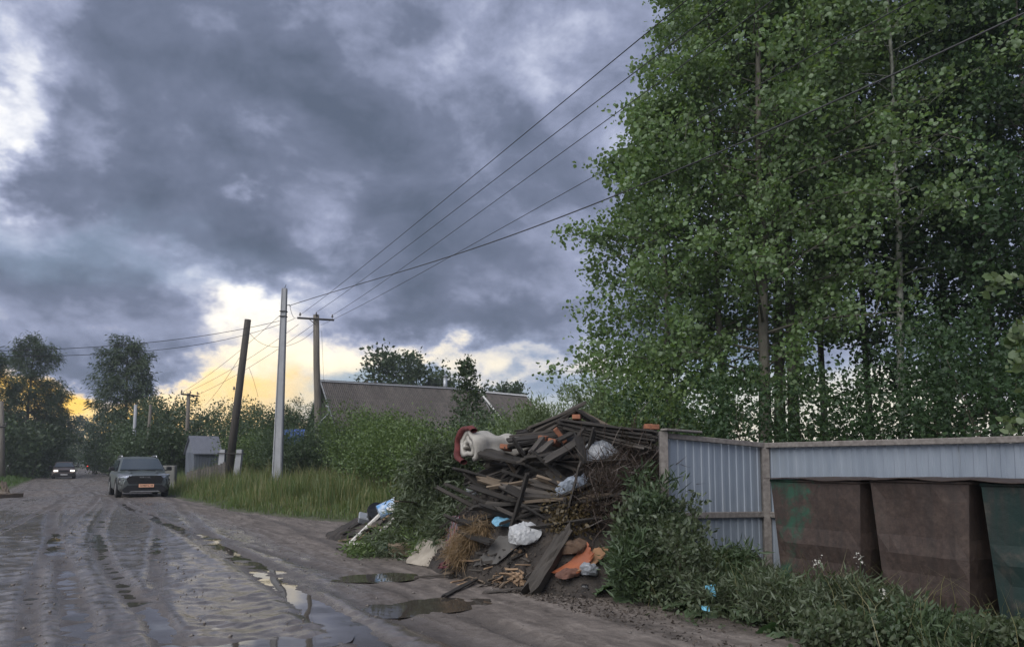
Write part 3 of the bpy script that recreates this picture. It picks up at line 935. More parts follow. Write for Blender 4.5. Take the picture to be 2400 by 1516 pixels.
# weeping birches on both sides of the road
BIRCH = [
    (62, 70.0, 12.6, 2.9, 471, 0.10, 66, 'tall birch opposite the poles with a crown down to the bushes'),
    (112, 78.0, 9.6, 2.3, 472, 0.10, 46, 'birch overhanging the far end of the road across from the poles'),
    (-30, 64.0, 10.5, 2.6, 473, 0.10, 46, 'birch cut by the picture edge beside the wooden pole'),
    (292, 66.0, 11.8, 2.8, 474, 0.42, 50, 'birch with a round crown on a bare trunk beyond the grey car'),
]
for (px, Y, H, R, sd, cs, nb, lab) in BIRCH:
    tree('birch_tree', on(px, Y), lab, 'tree', sd, 'lance', 0.36, M['bark_dark'], M['birch'], group='birches along the road', minr=0.012, leafjit=0.35, hang=0.9, up=0.2,
         height=H, trunk_r=0.22, cs=cs, prof=lambda t, R=R, c=cs: R * (0.62 + 0.5 * math.sin(math.pi * min(1, t * 0.8 + 0.15))) * (1 - 0.35 * t ** 3), nb=nb, rise=0.5, droop=0.35, nsub=7,
         sub=0.46, tw=0.24, per=44, subrise=0.0)

# bushes by the road beyond the parked car
FARB = [
    (225, 84, 4.2, 2.4, 'bush at the bend beyond the grey car'), (262, 76, 5.4, 2.3, 'bush under the lone birch crown'), (325, 62, 4.6, 2.2, 'dark bush behind the thin grey pole'),
    (372, 60, 5.6, 2.4, 'tall dark bush behind the roof of the grey car'), (430, 58, 5.6, 2.3, 'tall dark bush behind the far crossarm pole'), (478, 54, 4.3, 1.9, 'dark bush behind the metal shed'),
    (330, 50, 2.8, 1.7, 'low bush right behind the grey car'), (395, 50, 3.0, 1.6, 'low bush by the concrete gate block'), (290, 72, 2.6, 1.6, 'low bush at the roadside beyond the grey car'),
    (247, 95, 2.0, 1.6, 'small roadside bush near the distant red tail lights'),
]
for i, (px, Y, H, R, lab) in enumerate(FARB):
    tree('roadside_bush', on(px, Y), lab, 'bush', 480 + i, 'kite', 0.19, M['bark_dark'], M['birch'] if i % 3 else M['bush_blue'], group='bushes beside the road behind the grey car', minr=0.02, up=0.4,
         height=H, trunk_r=0.06, cs=0.08, prof=lambda t, R=R: R * (0.75 + 0.3 * math.sin(math.pi * t)), nb=10, rise=0.55, droop=0.1, nsub=5, sub=0.45, stems=6, spread=R * 0.8, tw=0.24, per=20, tstep=6)
LEFTB = [
    (20, 60, 4.5, 2.4, 'dark bush behind the wooden pole across the road'), (75, 66, 4.0, 2.2, 'dark bush under the tall roadside birch'), (120, 86, 3.6, 2.2, 'dark bush near the row of small posts'),
    (140, 110, 4.5, 2.6, 'hazy bush beyond the oncoming dark car'),
]
for i, (px, Y, H, R, lab) in enumerate(LEFTB):
    tree('roadside_bush', on(px, Y), lab, 'bush', 500 + i, 'kite', 0.28, M['bark_dark'], M['birch'], group='bushes under the birches', minr=0.02, up=0.4,
         height=H, trunk_r=0.06, cs=0.05, prof=lambda t, R=R: R * (0.8 + 0.25 * math.sin(math.pi * t)), nb=10, rise=0.5, droop=0.15, nsub=5, sub=0.45, stems=6, spread=R * 0.8, tw=0.22, per=11, tstep=6)
# wood closing the end of the road
FARW = [(95, 170, 9), (130, 165, 10.5), (160, 190, 12), (188, 200, 13), (215, 180, 11), (242, 165, 12), (275, 150, 10.5), (30, 150, 10), (60, 165, 12), (320, 150, 9), (390, 150, 9.5)]
for i, (px, Y, H) in enumerate(FARW):
    names = ['first', 'second', 'third', 'fourth', 'fifth', 'sixth', 'seventh', 'eighth', 'ninth', 'tenth', 'eleventh']
    order = sorted(range(len(FARW)), key=lambda k: FARW[k][0])
    rank = order.index(i)
    tree('distant_tree', on(px, Y), 'distant tree closing the end of the road, %s along the row from the picture edge' % names[rank], 'tree', 520 + i, 'kite', 0.7, M['bark_dark'], M['birch'],
         group='distant trees at the end of the road', minr=0.05, height=H, trunk_r=0.25, cs=0.06, prof=lambda t: 4.2 * (0.8 + 0.25 * math.sin(math.pi * t)) * (1 - 0.5 * t), nb=24, rise=0.5,
         droop=0.1, nsub=5, sub=0.42, tw=0.45, per=10)

# ------------------------------------------------------------------ buildings
def corrug(n, pitch, depth, L, thick=0.006):
    """corrugated sheet: n waves across x, length L along y, wave in z"""
    pts = []
    k = 6
    for i in range(n * k + 1):
        pts.append((i * pitch / k, depth / 2 * math.cos(i / k * 2 * math.pi)))
    V = [(x, 0, z) for x, z in pts] + [(x, L, z) for x, z in pts]
    V += [(x, 0, z - thick) for x, z in pts] + [(x, L, z - thick) for x, z in pts]
    N = len(pts)
    F = []
    for i in range(N - 1):
        F.append((i, i + 1, N + i + 1, N + i))
        F.append((2 * N + i + 1, 2 * N + i, 3 * N + i, 3 * N + i + 1))
        F.append((2 * N + i, 2 * N + i + 1, i + 1, i))
        F.append((N + i, N + i + 1, 3 * N + i + 1, 3 * N + i))
    F += [(0, N, 3 * N, 2 * N), (N - 1, 3 * N - 1, 4 * N - 1, 2 * N - 1)]
    return V, F


M['slate'] = mat_simple('slate', (0.118, 0.103, 0.093), (0.055, 0.049, 0.045), 3.0, 0.9, (1, 1, 1), 0.4, 0.01, island=0.16)
M['log_wall'] = mat_simple('log_wall', (0.10, 0.085, 0.07), (0.05, 0.043, 0.036), 4, 0.9, (1, 1, 8), 0.5)
M['mint_wall'] = mat_simple('mint_wall', (0.34, 0.46, 0.43), (0.26, 0.36, 0.34), 3, 0.8)
M['ridge_metal'] = mat_simple('ridge_metal', (0.38, 0.39, 0.40), (0.25, 0.26, 0.27), 5, 0.5, metal=0.3)
M['white_trim'] = mat_simple('white_trim', (0.80, 0.80, 0.78), (0.6, 0.6, 0.58), 8, 0.5)
M['zinc'] = mat_simple('zinc', (0.42, 0.44, 0.46), (0.30, 0.32, 0.34), 6, 0.45, metal=0.5)
M['glass_dark'] = mat_simple('glass_dark', (0.03, 0.035, 0.04), (0.02, 0.025, 0.03), 3, 0.12, bumpv=0)
M['frame_white'] = mat_simple('frame_white', (0.6, 0.6, 0.57), (0.45, 0.45, 0.42), 6, 0.6)


def gable_house(name, label, A, B, zr, eave_drop, half, sheet_mat, wall_mat, gable_mat, ridge_mat, trim_mat, verge_trim=False, windows=()):
    """A, B: ends of the ridge on the plan; half: half depth of the roof; returns the Empty"""
    A, B = np.array(A, float), np.array(B, float)
    d = (B - A); L = np.linalg.norm(d); d /= L
    nrm = np.array([d[1], -d[0]])                # to the right of the ridge direction: towards the camera
    root = empty(name, (A[0], A[1], 0.0), label, 'house', rz=math.atan2(d[1], d[0]))
    # local frame: x along the ridge, -y towards the camera
    ze = zr - eave_drop
    inset = 0.45
    w = MB()
    y0 = half - 0.45
    w.prism([(-y0, -0.3), (y0, -0.3), (y0, ze + 0.15), (-y0, ze + 0.15)], inset, L - inset, 'x')
    w.build('wall', wall_mat, root)
    zt = ze + 0.15
    for s in (inset + 0.02, L - inset - 0.14):
        zz = zr - 0.22
        slope = eave_drop / half
        MB().prism([(-y0, zt + 0.003), (y0, zt + 0.003), (0, zz)], s, s + 0.12, 'x').build('gable_boarding', gable_mat, root)
    slen = math.hypot(half, eave_drop)
    ang = math.atan2(eave_drop, half)
    rows = max(1, round(slen / 1.6)); cols = max(1, round(L / 1.05))
    sw, sl = L / cols, slen / rows
    n = 8
    V, F = corrug(n, sw / n * 1.0, 0.05, sl + 0.10)
    me = MB().add(V, F).mesh('roof_sheet'); me.materials.append(sheet_mat)
    roof = MB()
    for side in (-1, 1):
        roof.add([(0.05, 0, zr - 0.10), (L - 0.05, 0, zr - 0.10), (L - 0.05, side * (half - 0.05), ze - 0.06), (0.05, side * (half - 0.05), ze - 0.06),
                  (0.05, 0, zr - 0.16), (L - 0.05, 0, zr - 0.16), (L - 0.05, side * (half - 0.05), ze - 0.12), (0.05, side * (half - 0.05), ze - 0.12)],
                 [(0, 1, 2, 3), (7, 6, 5, 4), (0, 4, 5, 1), (1, 5, 6, 2), (2, 6, 7, 3), (3, 7, 4, 0)])
    rf = roof.build('roof', M['log_wall'], root)
    for side in (-1, 1):
        for r in range(rows):
            for c in range(cols):
                t0 = 1 - (r + 1) / rows
                # sheet rises from its lower edge towards the ridge
                y = side * half * (1 - t0) if False else side * half * ((r + 1) / rows)
                z = zr - eave_drop * ((r + 1) / rows) - 0.02 + 0.012 * (rows - r)
                o = bpy.data.objects.new('roof_sheet', me); COL.objects.link(o); o.parent = rf
                jx = random.Random(r * 77 + c * 5 + side).uniform(-0.01, 0.01)
                if side == -1:
                    o.location = (c * sw + jx, y, z); o.rotation_euler = (ang, 0, 0)
                else:
                    o.location = ((c + 1) * sw + jx, y, z); o.rotation_euler = (ang, 0, math.pi)
    rc = MB()
    rc.prism([(-0.16, zr - 0.03), (0, zr + 0.10), (0.16, zr - 0.03), (0, zr + 0.06)], -0.05, L + 0.05, 'x')
    rc.build('ridge_cap', ridge_mat, rf)
    if True:
        for s in (-0.04, L + 0.01):
            for side in (-1, 1):
                b = MB()
                p0, p1 = np.array([s, 0, zr + 0.02]), np.array([s, side * half, ze + 0.02])
                b.add([(s, 0, zr + 0.05), (s, side * half, ze + 0.05), (s, side * half, ze - 0.12), (s, 0, zr - 0.12),
                       (s + 0.03, 0, zr + 0.05), (s + 0.03, side * half, ze + 0.05), (s + 0.03, side * half, ze - 0.12), (s + 0.03, 0, zr - 0.12)],
                      [(0, 1, 2, 3), (7, 6, 5, 4), (0, 4, 5, 1), (1, 5, 6, 2), (2, 6, 7, 3), (3, 7, 4, 0)])
                b.build('verge_board', trim_mat, rf)
    for (x, z) in windows:
        f = MB()
        for (cx, cz, sx, sz) in ((-0.42, 0, 0.08, 1.2), (0.42, 0, 0.08, 1.2), (0, 0.56, 0.76, 0.08), (0, -0.56, 0.76, 0.08), (0, 0.2, 0.76, 0.05)):
            f.box((x + cx, -y0 - 0.03, z + cz), (sx, 0.08, sz))
        wd = f.build('window', M['frame_white'], root)
        MB().box((x, -y0 - 0.012, z), (0.78, 0.016, 1.06)).build('pane', M['glass_dark'], wd)
    return root


a = at(752, 893, 47.0); b = at(1122, 913, 53.0)
house = gable_house('old_house', 'old wooden house with a long grey corrugated roof behind the shrubs', a[:2], b[:2], float(a[2]), 3.3, 3.4, M['slate'], M['mint_wall'], M['log_wall'], M['ridge_metal'], M['ridge_metal'],
                    windows=((3.0, 1.5), (6.0, 1.5), (9.2, 1.5)))
MB().tube([(8.9, 0.15, a[2] - 0.3), (8.9, 0.15, a[2] + 0.75)], 0.14, 12).tube([(8.9, 0.15, a[2] + 0.86), (8.9, 0.15, a[2] + 0.95)], [0.22, 0.03], 12).tube([(8.9, 0.15, a[2] + 0.75), (8.9, 0.15, a[2] + 0.87)], 0.10, 8).build('chimney_pipe', M['zinc'], house, smooth_=True)
for k, xx in enumerate((3.1, 3.7)):
    MB().box((xx, 0.0, a[2] + 0.14), (0.14, 0.12, 0.16), taper=(0.6, 0.6)).build('roof_vent', M['log_wall'], house)
a2 = at(1126, 918, 55.0); b2 = at(1232, 921, 58.5)
gable_house('back_house', 'low grey-roofed building with white roof edges beyond the old house', a2[:2], b2[:2], float(a2[2]), 2.4, 2.6, M['slate'], M['log_wall'], M['log_wall'], M['white_trim'], M['white_trim'])

# blue tarpaulin-covered lean-to glimpsed through the bushes
tp = on(686, 39.0)
t = empty('lean_to', tp, 'blue covered lean-to glimpsed through the shrubs by the concrete pole', 'lean-to')
M['blue_tarp'] = mat_simple('blue_tarp', (0.06, 0.12, 0.38), (0.04, 0.09, 0.30), 5, 0.5)
V, F = corrug(8, 0.16, 0.02, 1.5)
MB().add(V, F).build('roof_cover', M['blue_tarp'], t, loc=(-0.6, -0.6, 2.0), rot=(0.6, 0, 0.2))
for x in (-0.5, 0.5):
    MB().box((x, -0.4, 1.0), (0.08, 0.08, 2.1)).build('post', M['log_wall'], t)
    MB().box((x, 0.5, 1.3), (0.08, 0.08, 2.7)).build('post', M['log_wall'], t)

# metal shed by the road
M['shed_metal'] = mat_simple('shed_metal', (0.18, 0.20, 0.235), (0.13, 0.145, 0.175), 4, 0.55, (1, 1, 0.2), 0.2, metal=0.2)
M['shed_roof'] = mat_simple('shed_roof', (0.20, 0.21, 0.245), (0.16, 0.17, 0.20), 4, 0.5, metal=0.2)
M['old_wood'] = mat_simple('old_wood', (0.17, 0.155, 0.14), (0.07, 0.062, 0.055), 7, 0.9, (1, 6, 6), 0.6, island=0.3)
sp = np.array(on(447, 43.0))
sh = empty('metal_shed', tuple(sp), 'small grey sheet-metal shed with a pale roof by the grass verge', 'shed', rz=RAD(40))
MB().prism([(-0.9, 0), (0.9, 0), (0.9, 1.75), (0, 2.65), (-0.9, 1.75)], 0.0, 1.9, 'x').build('wall', M['shed_metal'], sh)
for k in range(9):
    MB().box((0.12 + k * 0.21, -0.915, 0.9), (0.035, 0.03, 1.7)).build('seam', M['shed_metal'], sh)
for k in range(7):
    yy = -0.75 + k * 0.25
    MB().box((-0.015, yy, 0.87 + 0.0), (0.03, 0.03, 1.75)).build('seam', M['shed_metal'], sh)
for s in (-1, 1):
    MB().add([(-0.12, 0, 2.72), (2.05, 0, 2.72), (2.05, s * 1.06, 1.68), (-0.12, s * 1.06, 1.68), (-0.12, 0, 2.67), (2.05, 0, 2.67), (2.05, s * 1.06, 1.63), (-0.12, s * 1.06, 1.63)],
             [(0, 1, 2, 3), (7, 6, 5, 4), (0, 4, 5, 1), (1, 5, 6, 2), (2, 6, 7, 3), (3, 7, 4, 0)]).build('roof_slope', M['shed_roof'], sh)
sh.scale = (0.78, 0.85, 1.0)
# old boards and gate block near the shed
gp = np.array(on(402, 36.0))
MB_ = MB().box((0, 0, 0.55), (0.62, 0.3, 1.3), taper=(0.97, 0.95))
M['concrete'] = mat_simple('concrete', (0.36, 0.37, 0.39), (0.28, 0.29, 0.31), 6, 0.85, (1, 1, 0.4), 0.3)
M['concrete_old'] = mat_simple('concrete_old', (0.20, 0.20, 0.19), (0.12, 0.12, 0.11), 5, 0.9, (1, 1, 0.5), 0.6)
tag(MB_.build('concrete_block', M['concrete_old'], loc=tuple(gp), bevel=0.03), 'upright concrete slab standing beside the grey car', 'slab')
fp = np.array(on(445, 36.0))
bf = empty('board_fence', tuple(fp), 'dark low board fence sloping down in front of the metal shed', 'fence', rz=RAD(4))
for k in range(14):
    h = 0.75 + 0.035 * k + 0.04 * math.sin(k * 2.1)
    MB().box((k * 0.13, 0, h / 2 + 0.05), (0.115, 0.025, h)).build('plank', M['old_wood'], bf)
for zz in (0.3, 0.62):
    MB().box((0.85, 0.035, zz), (1.9, 0.04, 0.06)).build('rail', M['old_wood'], bf)

# ------------------------------------------------------------------ poles and wires
M['pole_wood'] = mat_simple('pole_wood', (0.19, 0.17, 0.145), (0.085, 0.075, 0.062), 8, 0.9, (2, 2, 0.12), 0.6, 0.01)
M['pole_dark'] = mat_simple('pole_dark', (0.075, 0.066, 0.056), (0.035, 0.031, 0.027), 8, 0.9, (2, 2, 0.12), 0.6, 0.01)
M['iron'] = mat_simple('iron', (0.05, 0.045, 0.042), (0.03, 0.027, 0.025), 9, 0.7, metal=0.3)
M['porcelain'] = mat_simple('porcelain', (0.10, 0.09, 0.085), (0.06, 0.055, 0.05), 9, 0.25)
M['wire'] = mat_simple('wire', (0.045, 0.045, 0.05), (0.03, 0.03, 0.033), 9, 0.6, bumpv=0)


def insulator(parent, p):
    pin = MB().tube([(p[0], p[1], p[2]), (p[0], p[1], p[2] + 0.20)], 0.012, 6).build('insulator_pin', M['iron'], parent)
    MB().tube([(p[0], p[1], p[2] + 0.10), (p[0], p[1], p[2] + 0.13), (p[0], p[1], p[2] + 0.17), (p[0], p[1], p[2] + 0.21), (p[0], p[1], p[2] + 0.26)],
              [0.055, 0.06, 0.038, 0.045, 0.02], 10).build('insulator', M['porcelain'], pin, smooth_=True)


# concrete pole
c0 = gnd(648, 1163, 0.0); Yc = float(c0[1])
ctop = at(667, 676, Yc)
cb = np.array([c0[0], Yc, gz(c0) - 0.2])
cp = empty('concrete_pole', tuple(cb), 'tall square concrete pole standing in the verge grass', 'pole')
ax = ctop - cb
V = []
for t, hw, hd in ((0.0, 0.20, 0.14), (1.0, 0.105, 0.09)):
    for sx, sy in ((-1, -1), (1, -1), (1, 1), (-1, 1)):
        for k in ((0.75, 1.0), (1.0, 0.75)) if sx * sy > 0 else ((1.0, 0.75), (0.75, 1.0)):
            V.append(ax * t + np.array([sx * hw * k[0], sy * hd * k[1], 0]))
MB().add(V, [tuple(range(7, -1, -1)), tuple(range(8, 16))] + [(i, (i + 1) % 8, 8 + (i + 1) % 8, 8 + i) for i in range(8)]).build('shaft', M['concrete'], cp)
for tt in (0.86, 0.885):
    MB().box(tuple(ax * tt), (0.27, 0.24, 0.035)).build('steel_band', M['iron'], cp)
MB().tube([ax * 1.0, ax * 1.0 + np.array([0.06, 0, 0.16])], 0.012, 6).build('top_pin', M['iron'], cp)
hook = ax * 0.915 + np.array([0.14, 0, 0])
MB().tube([hook + np.array([-0.05, 0, 0]), hook + np.array([0.10, -0.02, 0.02]), hook + np.array([0.14, -0.02, -0.05])], 0.018, 6).build('hook', M['iron'], cp)

# wooden pole with crossarm
tb = np.array(on(750, 39.0)); ttop = at(741, 738, 39.0)
tpole = empty('crossarm_pole', tuple(tb), 'weathered wooden pole with a crossarm and three insulators', 'pole')
ax = ttop - tb
MB().tube([ax * 0, ax * 0.35 + np.array([0.02, 0, 0]), ax * 0.7 + np.array([-0.02, 0, 0]), ax], [0.205, 0.19, 0.175, 0.16], 12).build('shaft', M['pole_wood'], tpole, smooth_=True)
armc = at(741, 749, 38.75) - tb
ae1, ae2 = at(697, 745, 38.75) - tb, at(783, 750, 38.75) - tb
MB().tube([ae1, ae2], 0.055, 4).build('crossarm', M['iron'], tpole)
MB().tube([ae1 * 0.55 + ae2 * 0.45 + np.array([0, -0.02, 0]) * 0 + (ae1 - ae2) * 0.15, ax * 0.95 + np.array([0, -0.17, -0.1])], 0.02, 5).build('arm_brace', M['iron'], tpole)
for pp in (ae1 * 0.93 + ae2 * 0.07, (ae1 + ae2) / 2 + np.array([0, 0.1, 0.08]), ae1 * 0.05 + ae2 * 0.95):
    insulator(tpole, pp + np.array([0, 0, 0.04]))
MB().tube([ax * 0.34 + np.array([-0.15, -0.18, -0.35]), ax * 0.36 + np.array([0.3, -0.3, 0.1]), ax * 0.37 + np.array([0.62, -0.3, 0.32]), ax * 0.39 + np.array([0.66, -0.3, 0.45]), ax * 0.4 + np.array([0.5, -0.3, 0.5])], 0.03, 6).build('bent_conduit', M['zinc'], tpole, smooth_=True)

# leaning pole on its concrete stubs
lb = np.array(on(537, 37.0)); ltop = at(581, 749, 37.0)
lp = empty('leaning_pole', tuple(lb), 'dark leaning wooden pole strapped between two concrete stubs', 'pole')
ax = ltop - lb
MB().tube([ax * 0, ax * 0.5, ax], [0.20, 0.185, 0.16], 12).build('shaft', M['pole_dark'], lp, smooth_=True)
for dx, h, lean in ((-0.36, 1.75, 0.10), (0.42, 1.75, 0.16)):
    MB().add([(dx - 0.16, -0.14, 0), (dx + 0.16, -0.14, 0), (dx + 0.16, 0.14, 0), (dx - 0.16, 0.14, 0),
              (dx + lean - 0.13, -0.12, h), (dx + lean + 0.13, -0.12, h), (dx + lean + 0.13, 0.12, h), (dx + lean - 0.13, 0.12, h)],
             [(3, 2, 1, 0), (4, 5, 6, 7), (0, 1, 5, 4), (1, 2, 6, 5), (2, 3, 7, 6), (3, 0, 4, 7)]).build('concrete_stub', M['concrete'], lp)
MB().box((0.16, -0.2, 1.55), (1.25, 0.03, 0.05), (0, 0.02, 0)).build('strap', M['iron'], lp)
MB().box((0.16, 0.2, 1.55), (1.25, 0.03, 0.05), (0, 0.02, 0)).build('strap', M['iron'], lp)
insulator(lp, ax * 0.56 + np.array([-0.25, 0, 0]))


def small_pole(name, label, px, Y, pxt, pyt, r, mat, arm=None):
    b_ = np.array(on(px, Y)); t_ = at(pxt, pyt, Y)
    e = empty(name, tuple(b_), label, 'pole', 'poles farther along the road')
    MB().tube([(0, 0, 0), (t_ - b_) * 0.5, t_ - b_], [r, r * 0.9, r * 0.75], 8).build('shaft', mat, e, smooth_=True)
    if arm:
        l_, r_ = at(arm[0], arm[1], Y - 0.15) - b_, at(arm[2], arm[3], Y - 0.15) - b_
        MB().tube([l_, r_], 0.06, 4).build('crossarm', M['iron'], e)
        for f in (0.04, 0.5, 0.96):
            insulator(e, l_ * (1 - f) + r_ * f + np.array([0, 0.15 if f == 0.5 else 0, 0.04]))
    return e


far_pole = small_pole('wooden_pole', 'farther wooden pole with a small crossarm behind the metal shed', 439, 52, 442, 921, 0.16, M['pole_wood'], (424, 923, 464, 928))
small_pole('wooden_pole', 'thin pale pole under the lone birch crown', 315, 54, 318, 948, 0.14, M['concrete'])
small_pole('wooden_pole', 'thin grey pole between the lone birch and the grey car', 346, 52, 353, 948, 0.13, M['pole_wood'])
small_pole('wooden_pole', 'wooden pole across the road at the picture edge', 13, 55, 4, 940, 0.18, M['pole_wood'], (-3, 1000, 14, 999))
for i, (px, Y, h, lab) in enumerate(((82, 86, 1.9, 'nearer short pale post under the birches'), (102, 96, 2.6, 'taller pale post between two shorter ones under the birches'), (113, 106, 2.4, 'farthest pale post under the birches'), (75, 84, 1.2, 'thin white stake under the birches'))):
    b_ = np.array(on(px, Y))
    o = MB().tube([(0, 0, 0), (0.02, 0, h)], [0.13 if h > 1.5 else 0.07, 0.11 if h > 1.5 else 0.06], 8).build('roadside_post', M['concrete'], loc=tuple(b_), smooth_=True)
    tag(o, lab, 'post', 'short posts under the birches')


def wire(label, pts, r=0.007, group=None, n=28):
    """smooth curve through the given points"""
    P = np.array(pts, float)
    t = np.concatenate([[0], np.cumsum(np.linalg.norm(np.diff(P, axis=0), axis=1))]); t /= t[-1]
    k = min(3, len(P) - 1)
    s = np.linspace(0, 1, n)
    Q = np.stack([np.polyval(np.polyfit(t, P[:, i], k), s) for i in range(3)], -1)
    o = MB().tube(Q, r, 5).build('overhead_wire', M['wire'], smooth_=True)
    return tag(o, label, 'wire', group)


def sagged(a_, b_, sag, r, label, group=None, n=30, off=(0, 0, 0)):
    a_, b_ = np.array(a_, float), np.array(b_, float)
    s = np.linspace(0, 1, n)[:, None]
    Q = a_ + (b_ - a_) * s - np.array([0, 0, 1]) * sag * 4 * s * (1 - s)
    o = MB().tube(Q, r, 5).build('overhead_wire', M['wire'], smooth_=True)
    return tag(o, label, 'wire', group)


def beyond(a_, b_, f):
    a_, b_ = np.array(a_), np.array(b_)
    return a_ + (b_ - a_) * f


G1 = 'conductors of the overhead line'
iA, iB, iC = at(703, 738, 38.75), at(741, 732, 38.85), at(780, 738, 38.75)
for st, (px, py, Y), lab in ((iA, (1495, 95, 11.0), 'uppermost bare wire running from the crossarm up into the aspens'), (iB, (1540, 130, 11.6), 'bare wire second from the top of the line over the heap'),
                             (iC, (1390, 305, 15.2), 'bare wire third from the top of the line over the heap'), (at(752, 762, 38.9), (1372, 425, 17.5), 'lowest bare wire sloping up from below the crossarm')):
    e = at(px, py, Y)
    end = beyond(st, e, 1.55)
    wire(lab, [st, (st + e) / 2 - np.array([0, 0, 0.10]), e, end], 0.009, G1)
hookw = cb + (ctop - cb) * 0.915 + np.array([0.24, 0, 0])
wire('thick black cable sweeping from the concrete pole across the aspens', [hookw, at(1150, 571, 18.6), at(1360, 487, 15.4), at(1720, 343, 12.2), at(2400, 42, 9.3), at(2700, -120, 8.2)], 0.014)
# service cables crossing the road to the other side
for (p0, p1, p2, p3, lab) in (((655, 752, 30.3), (345, 803, 27), (150, 817, 25), (-60, 823, 23), 'upper of two cables crossing the road to the picture edge'),
                              ((690, 747, 36), (360, 821, 30), (150, 833, 27), (-60, 834, 24.5), 'lower of two cables crossing the road to the picture edge')):
    wire(lab, [at(*p0), at(*p1), at(*p2), at(*p3)], 0.011, 'cables crossing the road')
wire('slack loop of cable hanging between the leaning and crossarm poles', [at(585, 780, 36.9), at(615, 806, 37.2), at(660, 813, 37.6), at(700, 800, 38.2), at(738, 772, 38.8)], 0.010)
wire('cable linking the concrete pole hook to the crossarm', [hookw, at(684, 735, 33), at(694, 746, 38.6)], 0.010)
for st, en, lab in ((at(655, 740, 38.7), at(426, 920, 51.8), 'long wire slanting down behind the concrete pole to the far pole'), (at(735, 760, 38.9), at(463, 925, 51.8), 'long wire from the crossarm pole down to the far pole'),
                    (at(700, 760, 38.9), at(442, 917, 51.9), 'middle long wire running down to the far pole')):
    sagged(st, en, 0.25, 0.011, lab, 'wires running on to the far pole')
sagged(at(561, 838, 36.8), at(480, 950, 55), 0.2, 0.010, 'thin wire from the leaning pole insulator down into the bushes')
sagged(at(583, 860, 36.9), at(605, 930, 41), -0.1, 0.008, 'thin drop wire beside the leaning pole')
sagged(at(754, 775, 38.9), at(759, 893, 46.8), 0.1, 0.008, 'thin drop wire from the crossarm pole to the house ridge')

# ------------------------------------------------------------------ metal fence, bins
def sheet_mat():
    m, nt, b = principled('fence_sheet')
    v = objvec(nt, (1, 1, 0.25))
    n = noise(nt, v, 5.0, 5, 0.6)
    v2 = objvec(nt, (9, 9, 0.6))
    st = noise(nt, v2, 2.0, 5, 0.6)
    c = ramp(nt, n, [(0.3, (0.240, 0.280, 0.335)), (0.7, (0.320, 0.362, 0.418))])
    c = mix(nt, mth(nt, 'MULTIPLY', smooth(nt, st, 0.55, 0.8), 0.35), c, (0.36, 0.37, 0.38))
    nt.links.new(c, b.inputs['Base Color'])
    b.inputs['Roughness'].default_value = 0.42
    b.inputs['Metallic'].default_value = 0.25
    bump(nt, b, n, 0.12, 0.01)
    return m


M['fence_sheet'] = sheet_mat()
M['fence_wood'] = mat_simple('fence_wood', (0.235, 0.215, 0.20), (0.13, 0.115, 0.105), 7, 0.85, (3, 3, 3), 0.5, 0.008)
FC = np.array([3.13, 9.20])                       # corner of the fence on the plan
FT = 1.60
fence = empty('metal_fence', (FC[0], FC[1], 0), 'grey-blue profiled metal fence with timber posts and top rail', 'fence')


def fence_sheet(p, d, w, z0, z1, nrm):
    """profiled sheet starting at plan point p along d"""
    rib, nr = 0.115, max(1, round(w / 0.115))
    rib = w / nr
    prof = []
    for i in range(nr):
        x = i * rib
        prof += [(x, 0), (x + rib * 0.52, 0), (x + rib * 0.60, 0.012), (x + rib * 0.92, 0.012)]
    prof.append((w, 0))
    V, F = [], []
    N = len(prof)
    for zz in (z0, z1):
        for th in (0, -0.002):
            for (x, o) in prof:
                q = p + d * x + nrm * (o + th)
                V.append((q[0] - FC[0], q[1] - FC[1], zz))
    for i in range(N - 1):
        F.append((i, i + 1, 2 * N + i + 1, 2 * N + i))
        F.append((N + i + 1, N + i, 3 * N + i, 3 * N + i + 1))
        F.append((2 * N + i, 2 * N + i + 1, 3 * N + i + 1, 3 * N + i))
    MB().add(V, F).build('metal_sheet', M['fence_sheet'], fence)


def beam(p0, p1, w, h, name, mat, parent, off, bevel=0.006):
    """timber of section w x h between two points"""
    p0, p1 = np.array(p0, float), np.array(p1, float)
    d = p1 - p0; L = np.linalg.norm(d); d /= L
    ref = np.array([0, 0, 1.0]) if abs(d[2]) < 0.95 else np.array([0, 1.0, 0])
    s = np.cross(d, ref); s /= np.linalg.norm(s)
    t = np.cross(s, d)
    V = [p + s * a_ * w / 2 + t * b_ * h / 2 for p in (p0, p1) for a_, b_ in ((-1, -1), (1, -1), (1, 1), (-1, 1))]
    return MB().add(V, [(3, 2, 1, 0), (4, 5, 6, 7), (0, 1, 5, 4), (1, 2, 6, 5), (2, 3, 7, 6), (3, 0, 4, 7)]).build(name, mat, parent, off=off, bevel=bevel)


off3 = (FC[0], FC[1], 0)
dR, nR = -RD, -RR                                 # long side runs along the road, faces the road
x = 0.0
for k in range(6):
    w = 1.15
    fence_sheet(FC + dR * x + nR * (0.003 * (k % 2)), dR, w + 0.05, 0.04, FT - 0.02 - 0.006 * (k % 3), nR)
    x += w
dL = -RR; nL = -RD
for k in range(2):
    fence_sheet(FC + dL * (0.02 + k * 0.82) + nL * 0.003 * k, dL, 0.85, 0.04, FT - 0.01 + 0.05 * (k + 0.5), nL)
eL = FC + dL * 1.70
z_l = FT + 0.11
for p, h in ((FC + nR * 0.05 + dL * 0 + nL * 0.05, FT + 0.01), (eL + nL * 0.06, z_l + 0.03), (FC + dR * 3.0 - nR * 0.08, FT - 0.05), (FC + dR * 6.0 - nR * 0.08, FT - 0.05)):
    beam((p[0], p[1], -0.1), (p[0], p[1], h), 0.09, 0.09, 'post', M['fence_wood'], fence, off3)


def p3(p, z):
    return (p[0], p[1], z)


